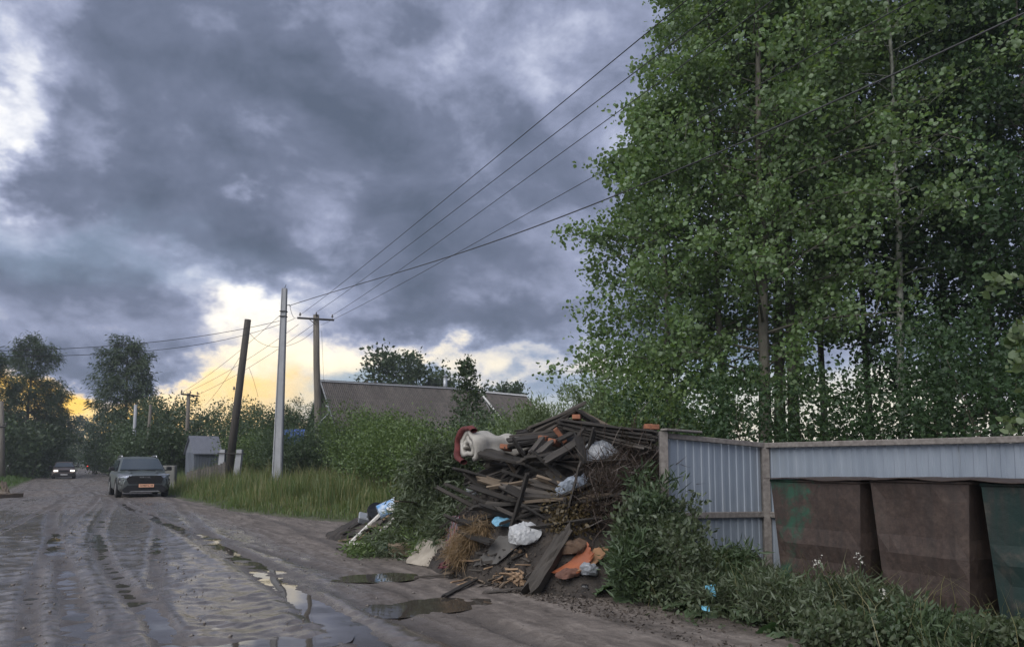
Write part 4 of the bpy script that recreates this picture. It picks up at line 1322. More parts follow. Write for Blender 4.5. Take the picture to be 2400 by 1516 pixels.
beam(p3(FC + nR * 0.055 + dR * 0.06, FT), p3(FC + nR * 0.055 + dR * 6.9, FT), 0.05, 0.062, 'top_rail', M['fence_wood'], fence, off3)
beam(p3(FC + nL * 0.055 + dL * 0.06, FT + 0.0), p3(eL + nL * 0.055 - dL * 0.06, z_l - 0.02), 0.05, 0.060, 'top_rail', M['fence_wood'], fence, off3)
beam(p3(FC + nL * 0.045 + dL * 0.07, 0.76), p3(eL + nL * 0.045 - dL * 0.06, 0.80), 0.04, 0.07, 'middle_rail', M['fence_wood'], fence, off3)
beam(p3(FC + nR * 0.045 + dR * 0.11, 0.76), p3(FC + nR * 0.045 + dR * 6.8, 0.76), 0.04, 0.07, 'middle_rail', M['fence_wood'], fence, off3)
beam(p3(eL + nL * 0.12 + dL * 0.05, z_l + 0.045), p3(eL + nL * 0.06 - dL * 0.55, z_l + 0.03), 0.10, 0.025, 'rail_cap', M['fence_wood'], fence, off3)


def rust_mat(name, paint, amount, seed):
    m, nt, b = principled(name)
    v = objvec(nt, (1, 1, 1))
    mp = nt.nodes.new('ShaderNodeVectorMath'); mp.operation = 'ADD'
    nt.links.new(v, mp.inputs[0]); mp.inputs[1].default_value = (seed * 3.1, seed * 1.7, seed)
    n = noise(nt, mp.outputs[0], 1.7, 6, 0.6, 0.5)
    f = noise(nt, mp.outputs[0], 22.0, 8, 0.75)
    mp2 = nt.nodes.new('ShaderNodeMapping'); mp2.inputs['Scale'].default_value = (9, 9, 0.7)
    nt.links.new(mp.outputs[0], mp2.inputs[0])
    run = noise(nt, mp2.outputs[0], 1.2, 5, 0.6)
    rust = ramp(nt, f, [(0.3, (0.030, 0.021, 0.018)), (0.55, (0.062, 0.043, 0.036)), (0.75, (0.100, 0.074, 0.061))])
    c = mix(nt, smooth(nt, mth(nt, 'ADD', n, mth(nt, 'MULTIPLY', f, 0.25)), amount - 0.05, amount + 0.06), paint, rust)
    c = mix(nt, mth(nt, 'MULTIPLY', smooth(nt, run, 0.42, 0.7), 0.6), c, (0.032, 0.026, 0.024))
    nt.links.new(c, b.inputs['Base Color'])
    c = mix(nt, mth(nt, 'MULTIPLY', smooth(nt, noise(nt, mp.outputs[0], 4.0, 6, 0.7), 0.52, 0.72), 0.45), c, (0.11, 0.082, 0.066))
    nt.links.new(c, b.inputs['Base Color'])
    nt.links.new(mth(nt, 'MULTIPLY_ADD', f, 0.4, 0.45), b.inputs['Roughness'])
    b.inputs['Metallic'].default_value = 0.1
    bump(nt, b, mth(nt, 'ADD', f, mth(nt, 'MULTIPLY', n, 1.5)), 0.35, 0.012)
    return m


M['rust_a'] = rust_mat('rust_a', (0.028, 0.085, 0.055), 0.56, 1)
M['rust_b'] = rust_mat('rust_b', (0.05, 0.08, 0.065), 0.42, 4)
M['rust_c'] = rust_mat('rust_c', (0.007, 0.026, 0.023), 0.78, 7)
M['bin_inside'] = mat_simple('bin_inside', (0.03, 0.027, 0.025), (0.015, 0.014, 0.013), 8, 0.9)


def rubbish_bin(u0, u1, v0, depth, top, mat, label, lidmat, lid_tilt=0.0, vent=False, seed=0):
    """tapered sheet-metal bin: front along the road from u1 (near) to u0 (far)"""
    rnd = random.Random(seed)
    org = uv((u0 + u1) / 2, v0, 0)
    e = empty('rubbish_bin', tuple(org), label, 'bin', 'metal rubbish bins by the fence', rz=ROAD_ROT)
    # local: x across the road (away from it), y along the road
    L = abs(u0 - u1); tp = 0.08
    y0, y1 = -L / 2, L / 2
    bt, bb = 0.0, 0.055
    zb = 0.03
    outer_t = [(bt, y0), (depth, y0), (depth, y1), (bt, y1)]
    outer_b = [(bb, y0 + tp), (depth - 0.1, y0 + tp), (depth - 0.1, y1 - tp), (bb, y1 - tp)]
    # front, back, ends as bent sheets with a fold across the middle
    def wall(name, a0, a1, b0, b1, inward):
        n = 9
        V = []
        for th in (0, 0.012):
            for j in range(n):
                t = j / (n - 1)
                z = zb + (top - zb) * t
                fold = 0.026 * math.exp(-((t - 0.5) / 0.07) ** 2) + 0.016 * math.exp(-((t - 0.2) / 0.07) ** 2)
                for k in range(9):
                    s = k / 8
                    lo = np.array(b0) * (1 - s) + np.array(b1) * s
                    hi = np.array(a0) * (1 - s) + np.array(a1) * s
                    p = lo * (1 - t) + hi * t
                    dent = 0.030 * math.sin(3.1 * s + seed) * math.sin(2.4 * t + 1.3 * seed) + rnd.uniform(-0.003, 0.003)
                    edge = min(1, 6 * min(s, 1 - s)) * min(1, 6 * min(t, 1 - t))
                    p = p + np.array(inward) * (th + dent * edge - fold * edge)
                    V.append((p[0], p[1], z))
        F = []
        for q in range(2):
            b_ = q * n * 9
            for j in range(n - 1):
                for k in range(8):
                    f = (b_ + j * 9 + k, b_ + j * 9 + k + 1, b_ + (j + 1) * 9 + k + 1, b_ + (j + 1) * 9 + k)
                    F.append(f if q == 0 else f[::-1])
        MB().add(V, F).build(name, mat, e, smooth_=False)
    wall('front_panel', outer_t[0], outer_t[3], outer_b[0], outer_b[3], (1, 0))
    wall('back_panel', outer_t[2], outer_t[1], outer_b[2], outer_b[1], (-1, 0))
    wall('side_panel', outer_t[1], outer_t[0], outer_b[1], outer_b[0], (0, 1))
    wall('side_panel', outer_t[3], outer_t[2], outer_b[3], outer_b[2], (0, -1))
    MB().box((depth / 2, 0, 0.06), (depth - 0.16, L - 0.24, 0.02)).build('floor_panel', M['bin_inside'], e)
    # rolled rim
    for (p, q) in (((0, y0), (0, y1)), ((depth, y0), (depth, y1)), ((0, y0), (depth, y0)), ((0, y1), (depth, y1))):
        MB().tube([(p[0], p[1], top), (q[0], q[1], top)], 0.014, 6).build('rim', mat, e, smooth_=True)
    # thin, slightly buckled lid
    V = []
    nx, ny = 5, 9
    for th in (0, -0.006):
        for i in range(nx):
            for j in range(ny):
                xx = -0.05 + (depth + 0.07) * i / (nx - 1)
                yy = (y0 - 0.045) + (L + 0.09) * j / (ny - 1)
                zz = top + 0.024 + lid_tilt * (yy / L) + 0.010 * math.sin(j * 1.3 + seed) * (1 if i == 0 else 0.4) + th
                V.append((xx, yy, zz))
    F = []
    for q in range(2):
        b_ = q * nx * ny
        for i in range(nx - 1):
            for j in range(ny - 1):
                f = (b_ + i * ny + j, b_ + (i + 1) * ny + j, b_ + (i + 1) * ny + j + 1, b_ + i * ny + j + 1)
                F.append(f if q == 0 else f[::-1])
    for j in range(ny - 1):
        F.append((j, j + 1, nx * ny + j + 1, nx * ny + j))
    MB().add(V, F).build('lid', lidmat, e)
    if vent:
        f = MB()
        f.box((0.013, -0.05, 0.86), (0.03, 0.34, 0.16))
        f.build('loading_slot', M['bin_inside'], e)
    return e


M['lid_rust'] = rust_mat('lid_rust', (0.06, 0.07, 0.07), 0.3, 9)
rubbish_bin(5.10, 4.12, 6.0, 1.05, 1.215, M['rust_a'], 'rusty brown bin with green paint patches next to the corner post', M['lid_rust'], 0.01, seed=1)
rubbish_bin(4.02, 3.19, 6.0, 1.05, 1.235, M['rust_b'], 'rusty brown bin in the middle between the patched and green ones', M['lid_rust'], 0.0, seed=2)
rubbish_bin(3.10, 2.10, 6.0, 1.05, 1.225, M['rust_c'], 'dark green bin nearest the road with a black loading slot', M['lid_rust'], 0.02, vent=True, seed=3)

# ------------------------------------------------------------------ cars
def paint(name, c, rough=0.28, metal=0.35):
    m, nt, b = principled(name)
    n = noise(nt, objvec(nt), 3.0, 5, 0.6)
    tc = nt.nodes.new('ShaderNodeTexCoord'); sp_ = nt.nodes.new('ShaderNodeSeparateXYZ'); nt.links.new(tc.outputs['Object'], sp_.inputs[0])
    dirt = mth(nt, 'MULTIPLY', mth(nt, 'SUBTRACT', 1.0, smooth(nt, sp_.outputs[2], 0.2, 0.75)), smooth(nt, n, 0.3, 0.7))
    nt.links.new(mix(nt, mth(nt, 'MULTIPLY', dirt, 0.7), c, (0.16, 0.145, 0.13)), b.inputs['Base Color'])
    nt.links.new(mth(nt, 'MULTIPLY_ADD', dirt, 0.45, rough), b.inputs['Roughness'])
    b.inputs['Metallic'].default_value = metal
    return m


M['car_grey'] = paint('car_grey', (0.12, 0.138, 0.140))
M['car_brown'] = paint('car_brown', (0.13, 0.10, 0.095))
M['car_red'] = paint('car_red', (0.12, 0.03, 0.03))
M['black_plastic'] = mat_simple('black_plastic', (0.018, 0.018, 0.02), (0.012, 0.012, 0.013), 20, 0.5, bumpv=0.1)
M['tyre'] = mat_simple('tyre', (0.025, 0.024, 0.023), (0.015, 0.015, 0.014), 12, 0.85)
M['rim'] = mat_simple('rim', (0.42, 0.42, 0.42), (0.3, 0.3, 0.3), 9, 0.35, metal=0.7)
M['chrome'] = mat_simple('chrome', (0.75, 0.75, 0.76), (0.6, 0.6, 0.62), 9, 0.2, metal=0.9, bumpv=0)
M['plate'] = mat_simple('plate', (0.90, 0.50, 0.33), (0.85, 0.45, 0.28), 9, 0.5, bumpv=0)
M['plate_white'] = mat_simple('plate_white', (0.55, 0.55, 0.55), (0.45, 0.45, 0.45), 9, 0.5, bumpv=0)


def glass_mat():
    m, nt, b = principled('car_glass')
    b.inputs['Base Color'].default_value = (0.05, 0.065, 0.08, 1)
    b.inputs['Roughness'].default_value = 0.05
    b.inputs['IOR'].default_value = 1.5
    return m


M['car_glass'] = glass_mat()


def lamp_mat(name, c, e):
    m, nt, b = principled(name)
    b.inputs['Base Color'].default_value = (c[0], c[1], c[2], 1)
    b.inputs['Roughness'].default_value = 0.15
    b.inputs['Emission Color'].default_value = (c[0], c[1], c[2], 1)
    b.inputs['Emission Strength'].default_value = e
    return m


M['lens'] = mat_simple('lens', (0.40, 0.44, 0.52), (0.20, 0.22, 0.28), 14, 0.12, metal=0.3, bumpv=0)
M['lamp_on'] = lamp_mat('lamp_on', (1.0, 0.95, 0.85), 0.9)
M['tail_on'] = lamp_mat('tail_on', (1.0, 0.04, 0.03), 3.0)
M['ink'] = mat_simple('ink', (0.02, 0.02, 0.02), (0.015, 0.015, 0.015), 9, 0.6, bumpv=0)


def text_mesh(name, body, size, mat, parent, loc, rot, sx=1.0, depth=0.003):
    cu = bpy.data.curves.new(name, 'FONT')
    cu.body = body; cu.size = size; cu.align_x = 'CENTER'; cu.align_y = 'CENTER'; cu.extrude = depth
    tmp = bpy.data.objects.new('tmp_text', cu); COL.objects.link(tmp)
    dg = bpy.context.evaluated_depsgraph_get()
    me = bpy.data.meshes.new_from_object(tmp.evaluated_get(dg))
    bpy.data.objects.remove(tmp); bpy.data.curves.remove(cu)
    me.name = name
    me.materials.clear()
    o = link(name, me, mat, parent, loc, rot)
    o.scale = (sx, 1, 1)
    return o


def loft(sections, closed=True):
    n = len(sections[0])
    V = [p for s in sections for p in s]
    F = []
    for i in range(len(sections) - 1):
        for j in range(n if closed else n - 1):
            F.append((i * n + j, i * n + (j + 1) % n, (i + 1) * n + (j + 1) % n, (i + 1) * n + j))
    if closed:
        F += [tuple(range(n - 1, -1, -1)), tuple((len(sections) - 1) * n + j for j in range(n))]
    return V, F


def car(name, label, loc, rz, body, L, W, H, belt, hood, clear, wheel_r, wb, cab, suv=True, lights='off', tail=False, detail=True):
    """front of the car towards local -y.  cab: y of windscreen foot, windscreen top, rear roof, rear foot"""
    e = empty(name, loc, label, 'car', 'cars on the dirt road', rz=rz)
    hw = W / 2
    yf, yr = -L / 2, L / 2

    def sec(y, w, zb, zt, round_=0.06):
        P = [(-w * 0.86, zb), (w * 0.86, zb), (w * 0.97, zb + 0.10), (w, zb + (zt - zb) * 0.45), (w * 0.985, zt - 0.16), (w * 0.93, zt - round_), (w * 0.62, zt), (0, zt + 0.015), (-w * 0.62, zt), (-w * 0.93, zt - round_), (-w * 0.985, zt - 0.16), (-w, zb + (zt - zb) * 0.45), (-w * 0.97, zb + 0.10)]
        return [(p[0], y, p[1]) for p in P]
    cf, ct, cr_, ce = cab
    S = [sec(yf + 0.00, hw * 0.80, clear + 0.16, hood - 0.20, 0.09), sec(yf + 0.06, hw * 0.90, clear + 0.06, hood - 0.10, 0.08), sec(yf + 0.25, hw * 0.97, clear, hood - 0.03), sec(yf + 0.7, hw, clear, hood + 0.02),
         sec(cf, hw, clear, belt), sec(0.2, hw, clear, belt + 0.02), sec(ce - 0.15, hw, clear, belt + 0.04), sec(yr - 0.15, hw * 0.96, clear + 0.04, belt + 0.01), sec(yr, hw * 0.86, clear + 0.18, belt - 0.10)]
    V, F = loft(S)
    MB().add(V, F).build('body', body, e, smooth_=False, bevel=0.0)
    # cabin shell: pillars and roof
    wb_, wt = hw * 0.95, hw * 0.745
    zt = H - 0.03

    def csec(y, wlo, zlo, whi, zhi):
        return [(-wlo, y, zlo), (wlo, y, zlo), (whi, y, zhi - 0.05), (whi * 0.86, y, zhi), (0, y, zhi + 0.025), (-whi * 0.86, y, zhi), (-whi, y, zhi - 0.05)]
    zl = belt - 0.05
    V, F = loft([csec(cf, wb_, zl, wb_ * 0.99, belt + 0.012), csec(ct, wb_, zl, wt, zt - 0.01), csec((ct + cr_) / 2, wb_, zl, wt * 1.02, zt + 0.02), csec(cr_, wb_, zl, wt, zt - 0.03), csec(ce, wb_ * 0.96, zl, wb_ * 0.9, belt + 0.05)])
    MB().add(V, F).build('roof', body, e)

    def quad(name, P, mat, th=0.012, parent=e):
        P = [np.array(p) for p in P]
        n = np.cross(P[1] - P[0], P[2] - P[0]); n = n / np.linalg.norm(n) * th
        Q = [p + n for p in P] + [p - n * 0.5 for p in P]
        k = len(P)
        return MB().add(Q, [tuple(range(k)), tuple(range(2 * k - 1, k - 1, -1))] + [(i, i + k, (i + 1) % k + k, (i + 1) % k) for i in range(k)]).build(name, mat, parent)
    # glass
    def lerp(a_, b_, t):
        return tuple(np.array(a_) * (1 - t) + np.array(b_) * t)
    A0, B0 = (-wb_ * 0.90, cf, belt + 0.015), (wb_ * 0.90, cf, belt + 0.015)
    A1, B1 = (-wt * 0.88, ct, zt - 0.02), (wt * 0.88, ct, zt - 0.02)
    quad('windscreen', [lerp(A0, A1, 0.06), lerp(B0, B1, 0.06), lerp(B0, B1, 0.86), lerp(A0, A1, 0.86)], M['car_glass'], 0.045)
    A0, B0 = (wb_ * 0.84, ce, belt + 0.05), (-wb_ * 0.84, ce, belt + 0.05)
    A1, B1 = (wt * 0.86, cr_, zt - 0.04), (-wt * 0.86, cr_, zt - 0.04)
    quad('rear_window', [lerp(A0, A1, 0.1), lerp(B0, B1, 0.1), lerp(B0, B1, 0.9), lerp(A0, A1, 0.9)], M['car_glass'], 0.014)
    for s in (-1, 1):
        def sp(y, t):
            w = wb_ * (1 - t) + wt * t
            return (s * (w + 0.022), y, belt + 0.02 + (zt - 0.06 - belt) * t)
        mid = (ct + cr_) / 2
        for (ya, yb, yc, yd) in ((cf + 0.28, mid - 0.05, mid - 0.05, ct + 0.10), (mid + 0.05, ce - 0.45, cr_ - 0.05, mid + 0.05)):
            P = [sp(ya, 0.08), sp(yb, 0.08), sp(yc, 0.86), sp(yd, 0.86)]
            quad('side_window', P if s < 0 else P[::-1], M['car_glass'], 0.010)
    # wheels and arches
    for s in (-1, 1):
        for y in (-wb / 2, wb / 2):
            yy = y + 0.02
            x0 = s * (hw - 0.20)
            x1 = s * (hw + 0.015)
            tr = MB().tube([(x0, yy, wheel_r), (x0 + s * 0.02, yy, wheel_r), (x1 - s * 0.03, yy, wheel_r), (x1, yy, wheel_r)], [wheel_r * 0.93, wheel_r, wheel_r, wheel_r * 0.92], 20).build('wheel', M['tyre'], e, smooth_=False)
            MB().tube([(x1 - s * 0.02, yy, wheel_r), (x1 + s * 0.008, yy, wheel_r)], wheel_r * 0.62, 16).build('rim', M['rim'], tr)
            arch = MB()
            n = 10
            for k in range(n):
                a0, a1 = math.pi * (k / n) , math.pi * ((k + 1) / n)
                r0, r1 = wheel_r + 0.02, wheel_r + 0.10
                pts = []
                for r_, a_ in ((r0, a0), (r1, a0), (r1, a1), (r0, a1)):
                    pts.append((yy + r_ * math.cos(a_), wheel_r + r_ * math.sin(a_)))
                arch.prism(pts, s * (hw - 0.03), s * (hw + 0.022), 'x')
            arch.build('wheel_arch', M['black_plastic'] if suv else body, e)
    fy = yf
    if not tail:
        if suv:
            # wide hexagonal grille
            gz0, gz1 = clear + 0.32, hood - 0.10
            g = [(-0.56, gz1), (0.56, gz1), (0.66, gz1 - 0.12), (0.58, gz0), (-0.58, gz0), (-0.66, gz1 - 0.12)]
            gr = MB().prism(g, fy - 0.045, fy + 0.10, 'y').build('grille', M['black_plastic'], e)
            for k in range(5):
                MB().box((0, fy - 0.048, gz0 + 0.05 + k * 0.062), (1.08, 0.012, 0.012)).build('grille_bar', M['tyre'], gr)
            text_mesh('lettering', 'HAVAL', 0.085, M['chrome'], gr, (0, fy - 0.052, gz1 - 0.06), (math.pi / 2, 0, 0), 1.5)
            lb_ = MB().prism([(-0.80, clear + 0.10), (-0.62, clear + 0.26), (0.62, clear + 0.26), (0.80, clear + 0.10), (0.70, clear - 0.03), (-0.70, clear - 0.03)], fy - 0.02, fy + 0.30, 'y').build('lower_bumper', M['black_plastic'], e)
            MB().prism([(-0.55, clear - 0.0), (0.55, clear - 0.0), (0.48, clear + 0.045), (-0.48, clear + 0.045)], fy - 0.035, fy, 'y').build('skid_plate', M['rim'], lb_)
            for s in (-1, 1):
                P = [(s * 0.46, fy - 0.01, hood - 0.075), (s * 0.90, fy + 0.20, hood - 0.045), (s * 0.915, fy + 0.24, hood - 0.13), (s * 0.66, fy + 0.01, hood - 0.185)]
                hl = quad('headlight', P if s > 0 else P[::-1], M['lens'], 0.035)
                P = [(s * 0.50, fy - 0.055, hood - 0.09), (s * 0.86, fy + 0.12, hood - 0.07), (s * 0.86, fy + 0.12, hood - 0.085), (s * 0.50, fy - 0.055, hood - 0.105)]
                quad('light_strip', P if s > 0 else P[::-1], M['chrome'], 0.006, hl)
                P = [(s * 0.74, fy + 0.02, hood - 0.24), (s * 0.90, fy + 0.16, hood - 0.22), (s * 0.92, fy + 0.20, clear + 0.30), (s * 0.80, fy + 0.04, clear + 0.24)]
                ap = quad('bumper_duct', P if s > 0 else P[::-1], M['black_plastic'], 0.03)
                P = [(s * 0.815, fy + 0.035, hood - 0.25), (s * 0.845, fy + 0.05, hood - 0.25), (s * 0.895, fy + 0.10, clear + 0.42), (s * 0.84, fy + 0.04, clear + 0.27), (s * 0.86, fy + 0.06, clear + 0.42)]
                quad('running_light', P if s > 0 else P[::-1], M['chrome'], 0.012, ap)
                MB().tube([(s * wt * 0.93, ct + 0.15, zt + 0.0), (s * wt * 0.93, ct + 0.22, zt + 0.065), (s * wt * 0.93, cr_ - 0.15, zt + 0.065), (s * wt * 0.93, cr_ - 0.05, zt - 0.02)], 0.022, 6).build('roof_rail', M['chrome'], e, smooth_=True)
            pl = MB().box((0.05, fy - 0.055, clear + 0.245), (0.54, 0.012, 0.125)).build('number_plate', M['plate'], e)
            text_mesh('plate_number', 'O700TC 44', 0.10, M['ink'], pl, (0.05, fy - 0.063, clear + 0.245), (math.pi / 2, 0, 0), 0.95, 0.001)
            # sculpted bonnet ridges
            for s in (-1, 1):
                MB().add([(s * 0.40, yf + 0.35, hood + 0.0), (s * 0.52, yf + 0.35, hood - 0.01), (s * 0.62, cf - 0.05, belt + 0.0), (s * 0.50, cf - 0.05, belt + 0.012), (s * 0.46, yf + 0.35, hood + 0.028), (s * 0.56, cf - 0.05, belt + 0.035)],
                         [(0, 4, 5, 3), (4, 1, 2, 5), (0, 1, 4), (3, 5, 2), (0, 3, 2, 1)]).build('bonnet_ridge', body, e)
        else:
            MB().box((0, fy - 0.03, hood - 0.20), (W * 0.46, 0.06, 0.13)).build('grille', M['black_plastic'], e)
            MB().box((0, fy - 0.05, clear + 0.16), (W * 0.92, 0.12, 0.15)).build('bumper', M['black_plastic'], e)
            for s in (-1, 1):
                MB().box((s * W * 0.35, fy - 0.035, hood - 0.19), (0.30, 0.08, 0.13)).build('headlight', M['lamp_on'] if lights == 'on' else M['lens'], e)
            MB().box((0, fy - 0.115, clear + 0.16), (0.5, 0.012, 0.11)).build('number_plate', M['plate_white'], e)
        for s in (-1, 1):
            arm = MB().box((s * (hw * 0.96), cf + 0.35, belt + 0.03), (0.16, 0.05, 0.04)).build('mirror_arm', M['black_plastic'], e)
            MB().box((s * (hw + 0.13), cf + 0.36, belt + 0.11), (0.22, 0.10, 0.16), taper=(0.9, 0.8)).build('mirror', M['black_plastic'], arm, bevel=0.03)
            MB().tube([(s * 0.5, cf - 0.02, belt + 0.035), (s * 0.05, cf + 0.03, belt + 0.07)], 0.012, 5).build('wiper', M['black_plastic'], e)
    if tail:
        for s in (-1, 1):
            MB().box((s * (hw * 0.80), yr + 0.0, belt - 0.25), (0.26, 0.06, 0.24)).build('tail_light', M['tail_on'], e)
        MB().box((0, yr - 0.02, clear + 0.18), (W * 0.9, 0.12, 0.16)).build('bumper', M['black_plastic'], e)
        MB().box((0, yr + 0.0, belt - 0.25), (0.5, 0.04, 0.11)).build('number_plate', M['plate_white'], e)
    return e


def road_z(p):
    u_ = p[0] * RD[0] + p[1] * RD[1]; v_ = p[0] * RR[0] + p[1] * RR[1]
    return float(road_h(np.array([u_]), np.array([v_]))[0])


def on_road(px, Y):
    x_ = (px - PCX) / FPX * Y
    return (x_, Y, road_z((x_, Y)) - 0.015)


car('parked_suv', 'grey sport utility car parked at the edge of the grass verge', on_road(329, 31.2), ROAD_ROT + RAD(2.5), M['car_grey'], 4.47, 1.87, 1.63, 1.03, 0.97, 0.24, 0.355, 2.70, (-1.10, -0.35, 1.45, 1.95))
car('oncoming_car', 'small dark oncoming car with its headlights lit', on_road(155, 62.5), ROAD_ROT + RAD(1), M['car_brown'], 4.0, 1.66, 1.42, 0.92, 0.88, 0.22, 0.30, 2.4, (-0.85, -0.25, 1.2, 1.6), suv=False, lights='on')
uu = 148.0
pt = uv(uu, 1.4 + float(bend(np.array([uu]))[0]), -0.01)
car('departing_car', 'tiny distant car with red tail lights at the road bend', tuple(pt), ROAD_ROT + math.pi * 0 + math.pi + RAD(-3), M['car_red'], 4.1, 1.68, 1.45, 0.95, 0.9, 0.22, 0.30, 2.45, (-0.9, -0.3, 1.3, 1.8), suv=False, tail=True)

# ------------------------------------------------------------------ the rubbish heap
HU = [3.5, 5.6, 6.15, 7.1, 8.5, 10.0, 12.0, 13.0, 14.0, 15.0, 16.0]
HH = [0.0, 0.0, 0.0, 1.48, 1.74, 1.35, 1.0, 0.80, 0.36, 0.0, 0.0]


def heap_h(u, v):
    h = np.interp(u, HU, HH)
    foot = 4.25 + 0.22 * np.sin(u * 1.3) + np.clip(5.6 - u, 0, 3) * 0.5
    s = np.clip((v - foot) / 1.75, 0, 1)
    f = s ** 0.85 * (1.9 - 0.9 * s ** 0.85)
    b = np.clip((9.0 - v) / 2.0, 0, 1)
    h = h * np.minimum(f, 1.0) * b * b * (3 - 2 * b)
    rough = 0.09 * vnoise(u * 2.1, v * 2.3, 31) + 0.05 * vnoise(u * 5.0, v * 5.2, 32) + 0.03 * vnoise(u * 11.0, v * 11.0, 33)
    return h + rough * np.clip(h * 3, 0, 1) - 0.06 * (h < 0.02)


_gu, _gv = np.arange(3.0, 16.6, 0.04), np.arange(3.0, 9.6, 0.04)
_GZ = heap_h(*np.meshgrid(_gu, _gv, indexing='ij'))


def heap_xy(x, y):
    i = int(round((x * RD[0] + y * RD[1] - 3.0) / 0.04)); j = int(round((x * RR[0] + y * RR[1] - 3.0) / 0.04))
    if i < 0 or j < 0 or i >= _GZ.shape[0] or j >= _GZ.shape[1]:
        return -0.06
    return _GZ[i, j]


def hit(px, py, lift=0.0):
    """first point of the heap (or the ground) under a photo pixel"""
    r = ray(px, py)
    for k in range(480):
        Y = 6.5 + 0.02 * k
        p = (r[0] * Y, Y, CAMH + r[2] * Y)
        if p[2] <= max(0.0, heap_xy(p[0], p[1])) + lift:
            return np.array(p)
    return np.array([0, 0, CAMH]) + r * 11.0


def near(px, py, d=0.1):
    p = hit(px, py); r = ray(px, py)
    return p - r / np.linalg.norm(r) * d


us_ = np.arange(3.4, 16.2, 0.06); vs_ = np.arange(3.9, 9.2, 0.06)
U_, V_ = np.meshgrid(us_, vs_, indexing='ij')
Z_ = heap_h(U_, V_)
P_ = np.stack([V_, U_, Z_], -1).reshape(-1, 3)
I_ = np.arange(U_.size).reshape(U_.shape)
F_ = np.stack([I_[:-1, :-1], I_[:-1, 1:], I_[1:, 1:], I_[1:, :-1]], -1).reshape(-1, 4)
M['heap_soil'] = mat_simple('heap_soil', (0.060, 0.050, 0.043), (0.016, 0.014, 0.013), 7, 0.95, (1, 1, 1), 1.0, 0.06)
tag(link('rubbish_mound', mesh_fast('rubbish_mound', P_, F_), M['heap_soil'], rot=(0, 0, ROAD_ROT)), 'dark mound of earth and rotten rubbish under the boards', 'mound', kind='stuff')


def wood_mat(name, c1, c2, isl=0.35):
    m, nt, b = principled(name)
    n = noise(nt, objvec(nt, (14, 14, 0.9)), 2.2, 6, 0.65, 0.6)
    n2 = noise(nt, objvec(nt, (1, 1, 1)), 3.0, 4, 0.6)
    c = ramp(nt, mth(nt, 'ADD', mth(nt, 'MULTIPLY', n, 0.65), mth(nt, 'MULTIPLY', n2, 0.35)), [(0.33, c2), (0.66, c1)])
    g = nt.nodes.new('ShaderNodeObjectInfo')
    hs = nt.nodes.new('ShaderNodeHueSaturation')
    nt.links.new(mth(nt, 'MULTIPLY_ADD', g.outputs['Random'], isl * 2, 1 - isl), hs.inputs['Value'])
    nt.links.new(c, hs.inputs['Color'])
    nt.links.new(hs.outputs[0], b.inputs['Base Color'])
    b.inputs['Roughness'].default_value = 0.85
    bump(nt, b, n, 0.7, 0.008)
    return m


M['board_dark'] = wood_mat('board_dark', (0.040, 0.034, 0.029), (0.010, 0.009, 0.008))
M['board_grey'] = wood_mat('board_grey', (0.098, 0.085, 0.074), (0.030, 0.026, 0.022))
M['board_fresh'] = wood_mat('board_fresh', (0.36, 0.25, 0.155), (0.17, 0.11, 0.07), 0.25)
M['board_tan'] = wood_mat('board_tan', (0.20, 0.155, 0.11), (0.08, 0.06, 0.044), 0.25)
GB = 'weathered boards in the rubbish heap'


def board(p0, p1, w, t, mat, label, name='board', group=GB, roll=0.0, seed=0, cat='board'):
    """split-ended weathered board between two points"""
    rnd = random.Random(seed * 13 + 7)
    p0, p1 = np.array(p0, float), np.array(p1, float)
    d = p1 - p0; L = np.linalg.norm(d)
    n, m = 7, 4
    V = []
    e0 = [rnd.uniform(-0.9, 0.35) * w for _ in range(m + 1)]
    e1 = [rnd.uniform(-0.35, 0.9) * w for _ in range(m + 1)]
    wp, tw_ = rnd.uniform(-0.014, 0.014) * L, rnd.uniform(-0.25, 0.25)
    for i in range(n + 1):
        s = i / n
        sag = 0.010 * L * math.sin(math.pi * s) + wp * (s - 0.5) ** 2 * 4
        ww = w * (1 + rnd.uniform(-0.07, 0.07))
        ca, sa_ = math.cos(tw_ * s), math.sin(tw_ * s)
        row = [(-ww / 2 + ww * k / m, -t / 2 * rnd.uniform(0.8, 1.1)) for k in range(m + 1)] + [(ww / 2 - ww * k / m, t / 2 * rnd.uniform(0.7, 1.1)) for k in range(m + 1)]
        for j, (x_, y_) in enumerate(row):
            k = j if j <= m else 2 * m + 1 - j
            e = e0[k] if i == 0 else e1[k] if i == n else 0
            V.append((x_ * ca - y_ * sa_, x_ * sa_ + y_ * ca - sag, s * L + e))
    c_ = 2 * m + 2
    F = []
    for i in range(n):
        for k in range(c_):
            F.append((i * c_ + k, i * c_ + (k + 1) % c_, (i + 1) * c_ + (k + 1) % c_, (i + 1) * c_ + k))
    for i, flip in ((0, True), (n, False)):
        for k in range(m):
            q = (i * c_ + k, i * c_ + k + 1, i * c_ + c_ - 2 - k, i * c_ + c_ - 1 - k)
            F.append(q[::-1] if flip else q)
    q = Vector(tuple(d)).to_track_quat('Z', 'Y')
    o = MB().add(V, F).build(name, mat, loc=tuple(p0))
    o.rotation_euler = (q.to_matrix() @ Euler((0, 0, roll)).to_matrix()).to_euler()
    return tag(o, label, cat, group)


def bd(a_, b_, w=0.13, t=0.028, mat='board_dark', label=None, roll=0.0, seed=0, **k):
    """board between two photo pixels at given depths"""
    return board(at(*a_), at(*b_), w, t, M[mat], label or 'weathered dark board jammed into the rubbish heap', roll=roll, seed=seed, **k)


ORD = ['first', 'second', 'third', 'fourth', 'fifth', 'sixth', 'seventh', 'eighth', 'ninth', 'tenth', 'eleventh', 'twelfth', 'thirteenth', 'fourteenth', 'fifteenth']
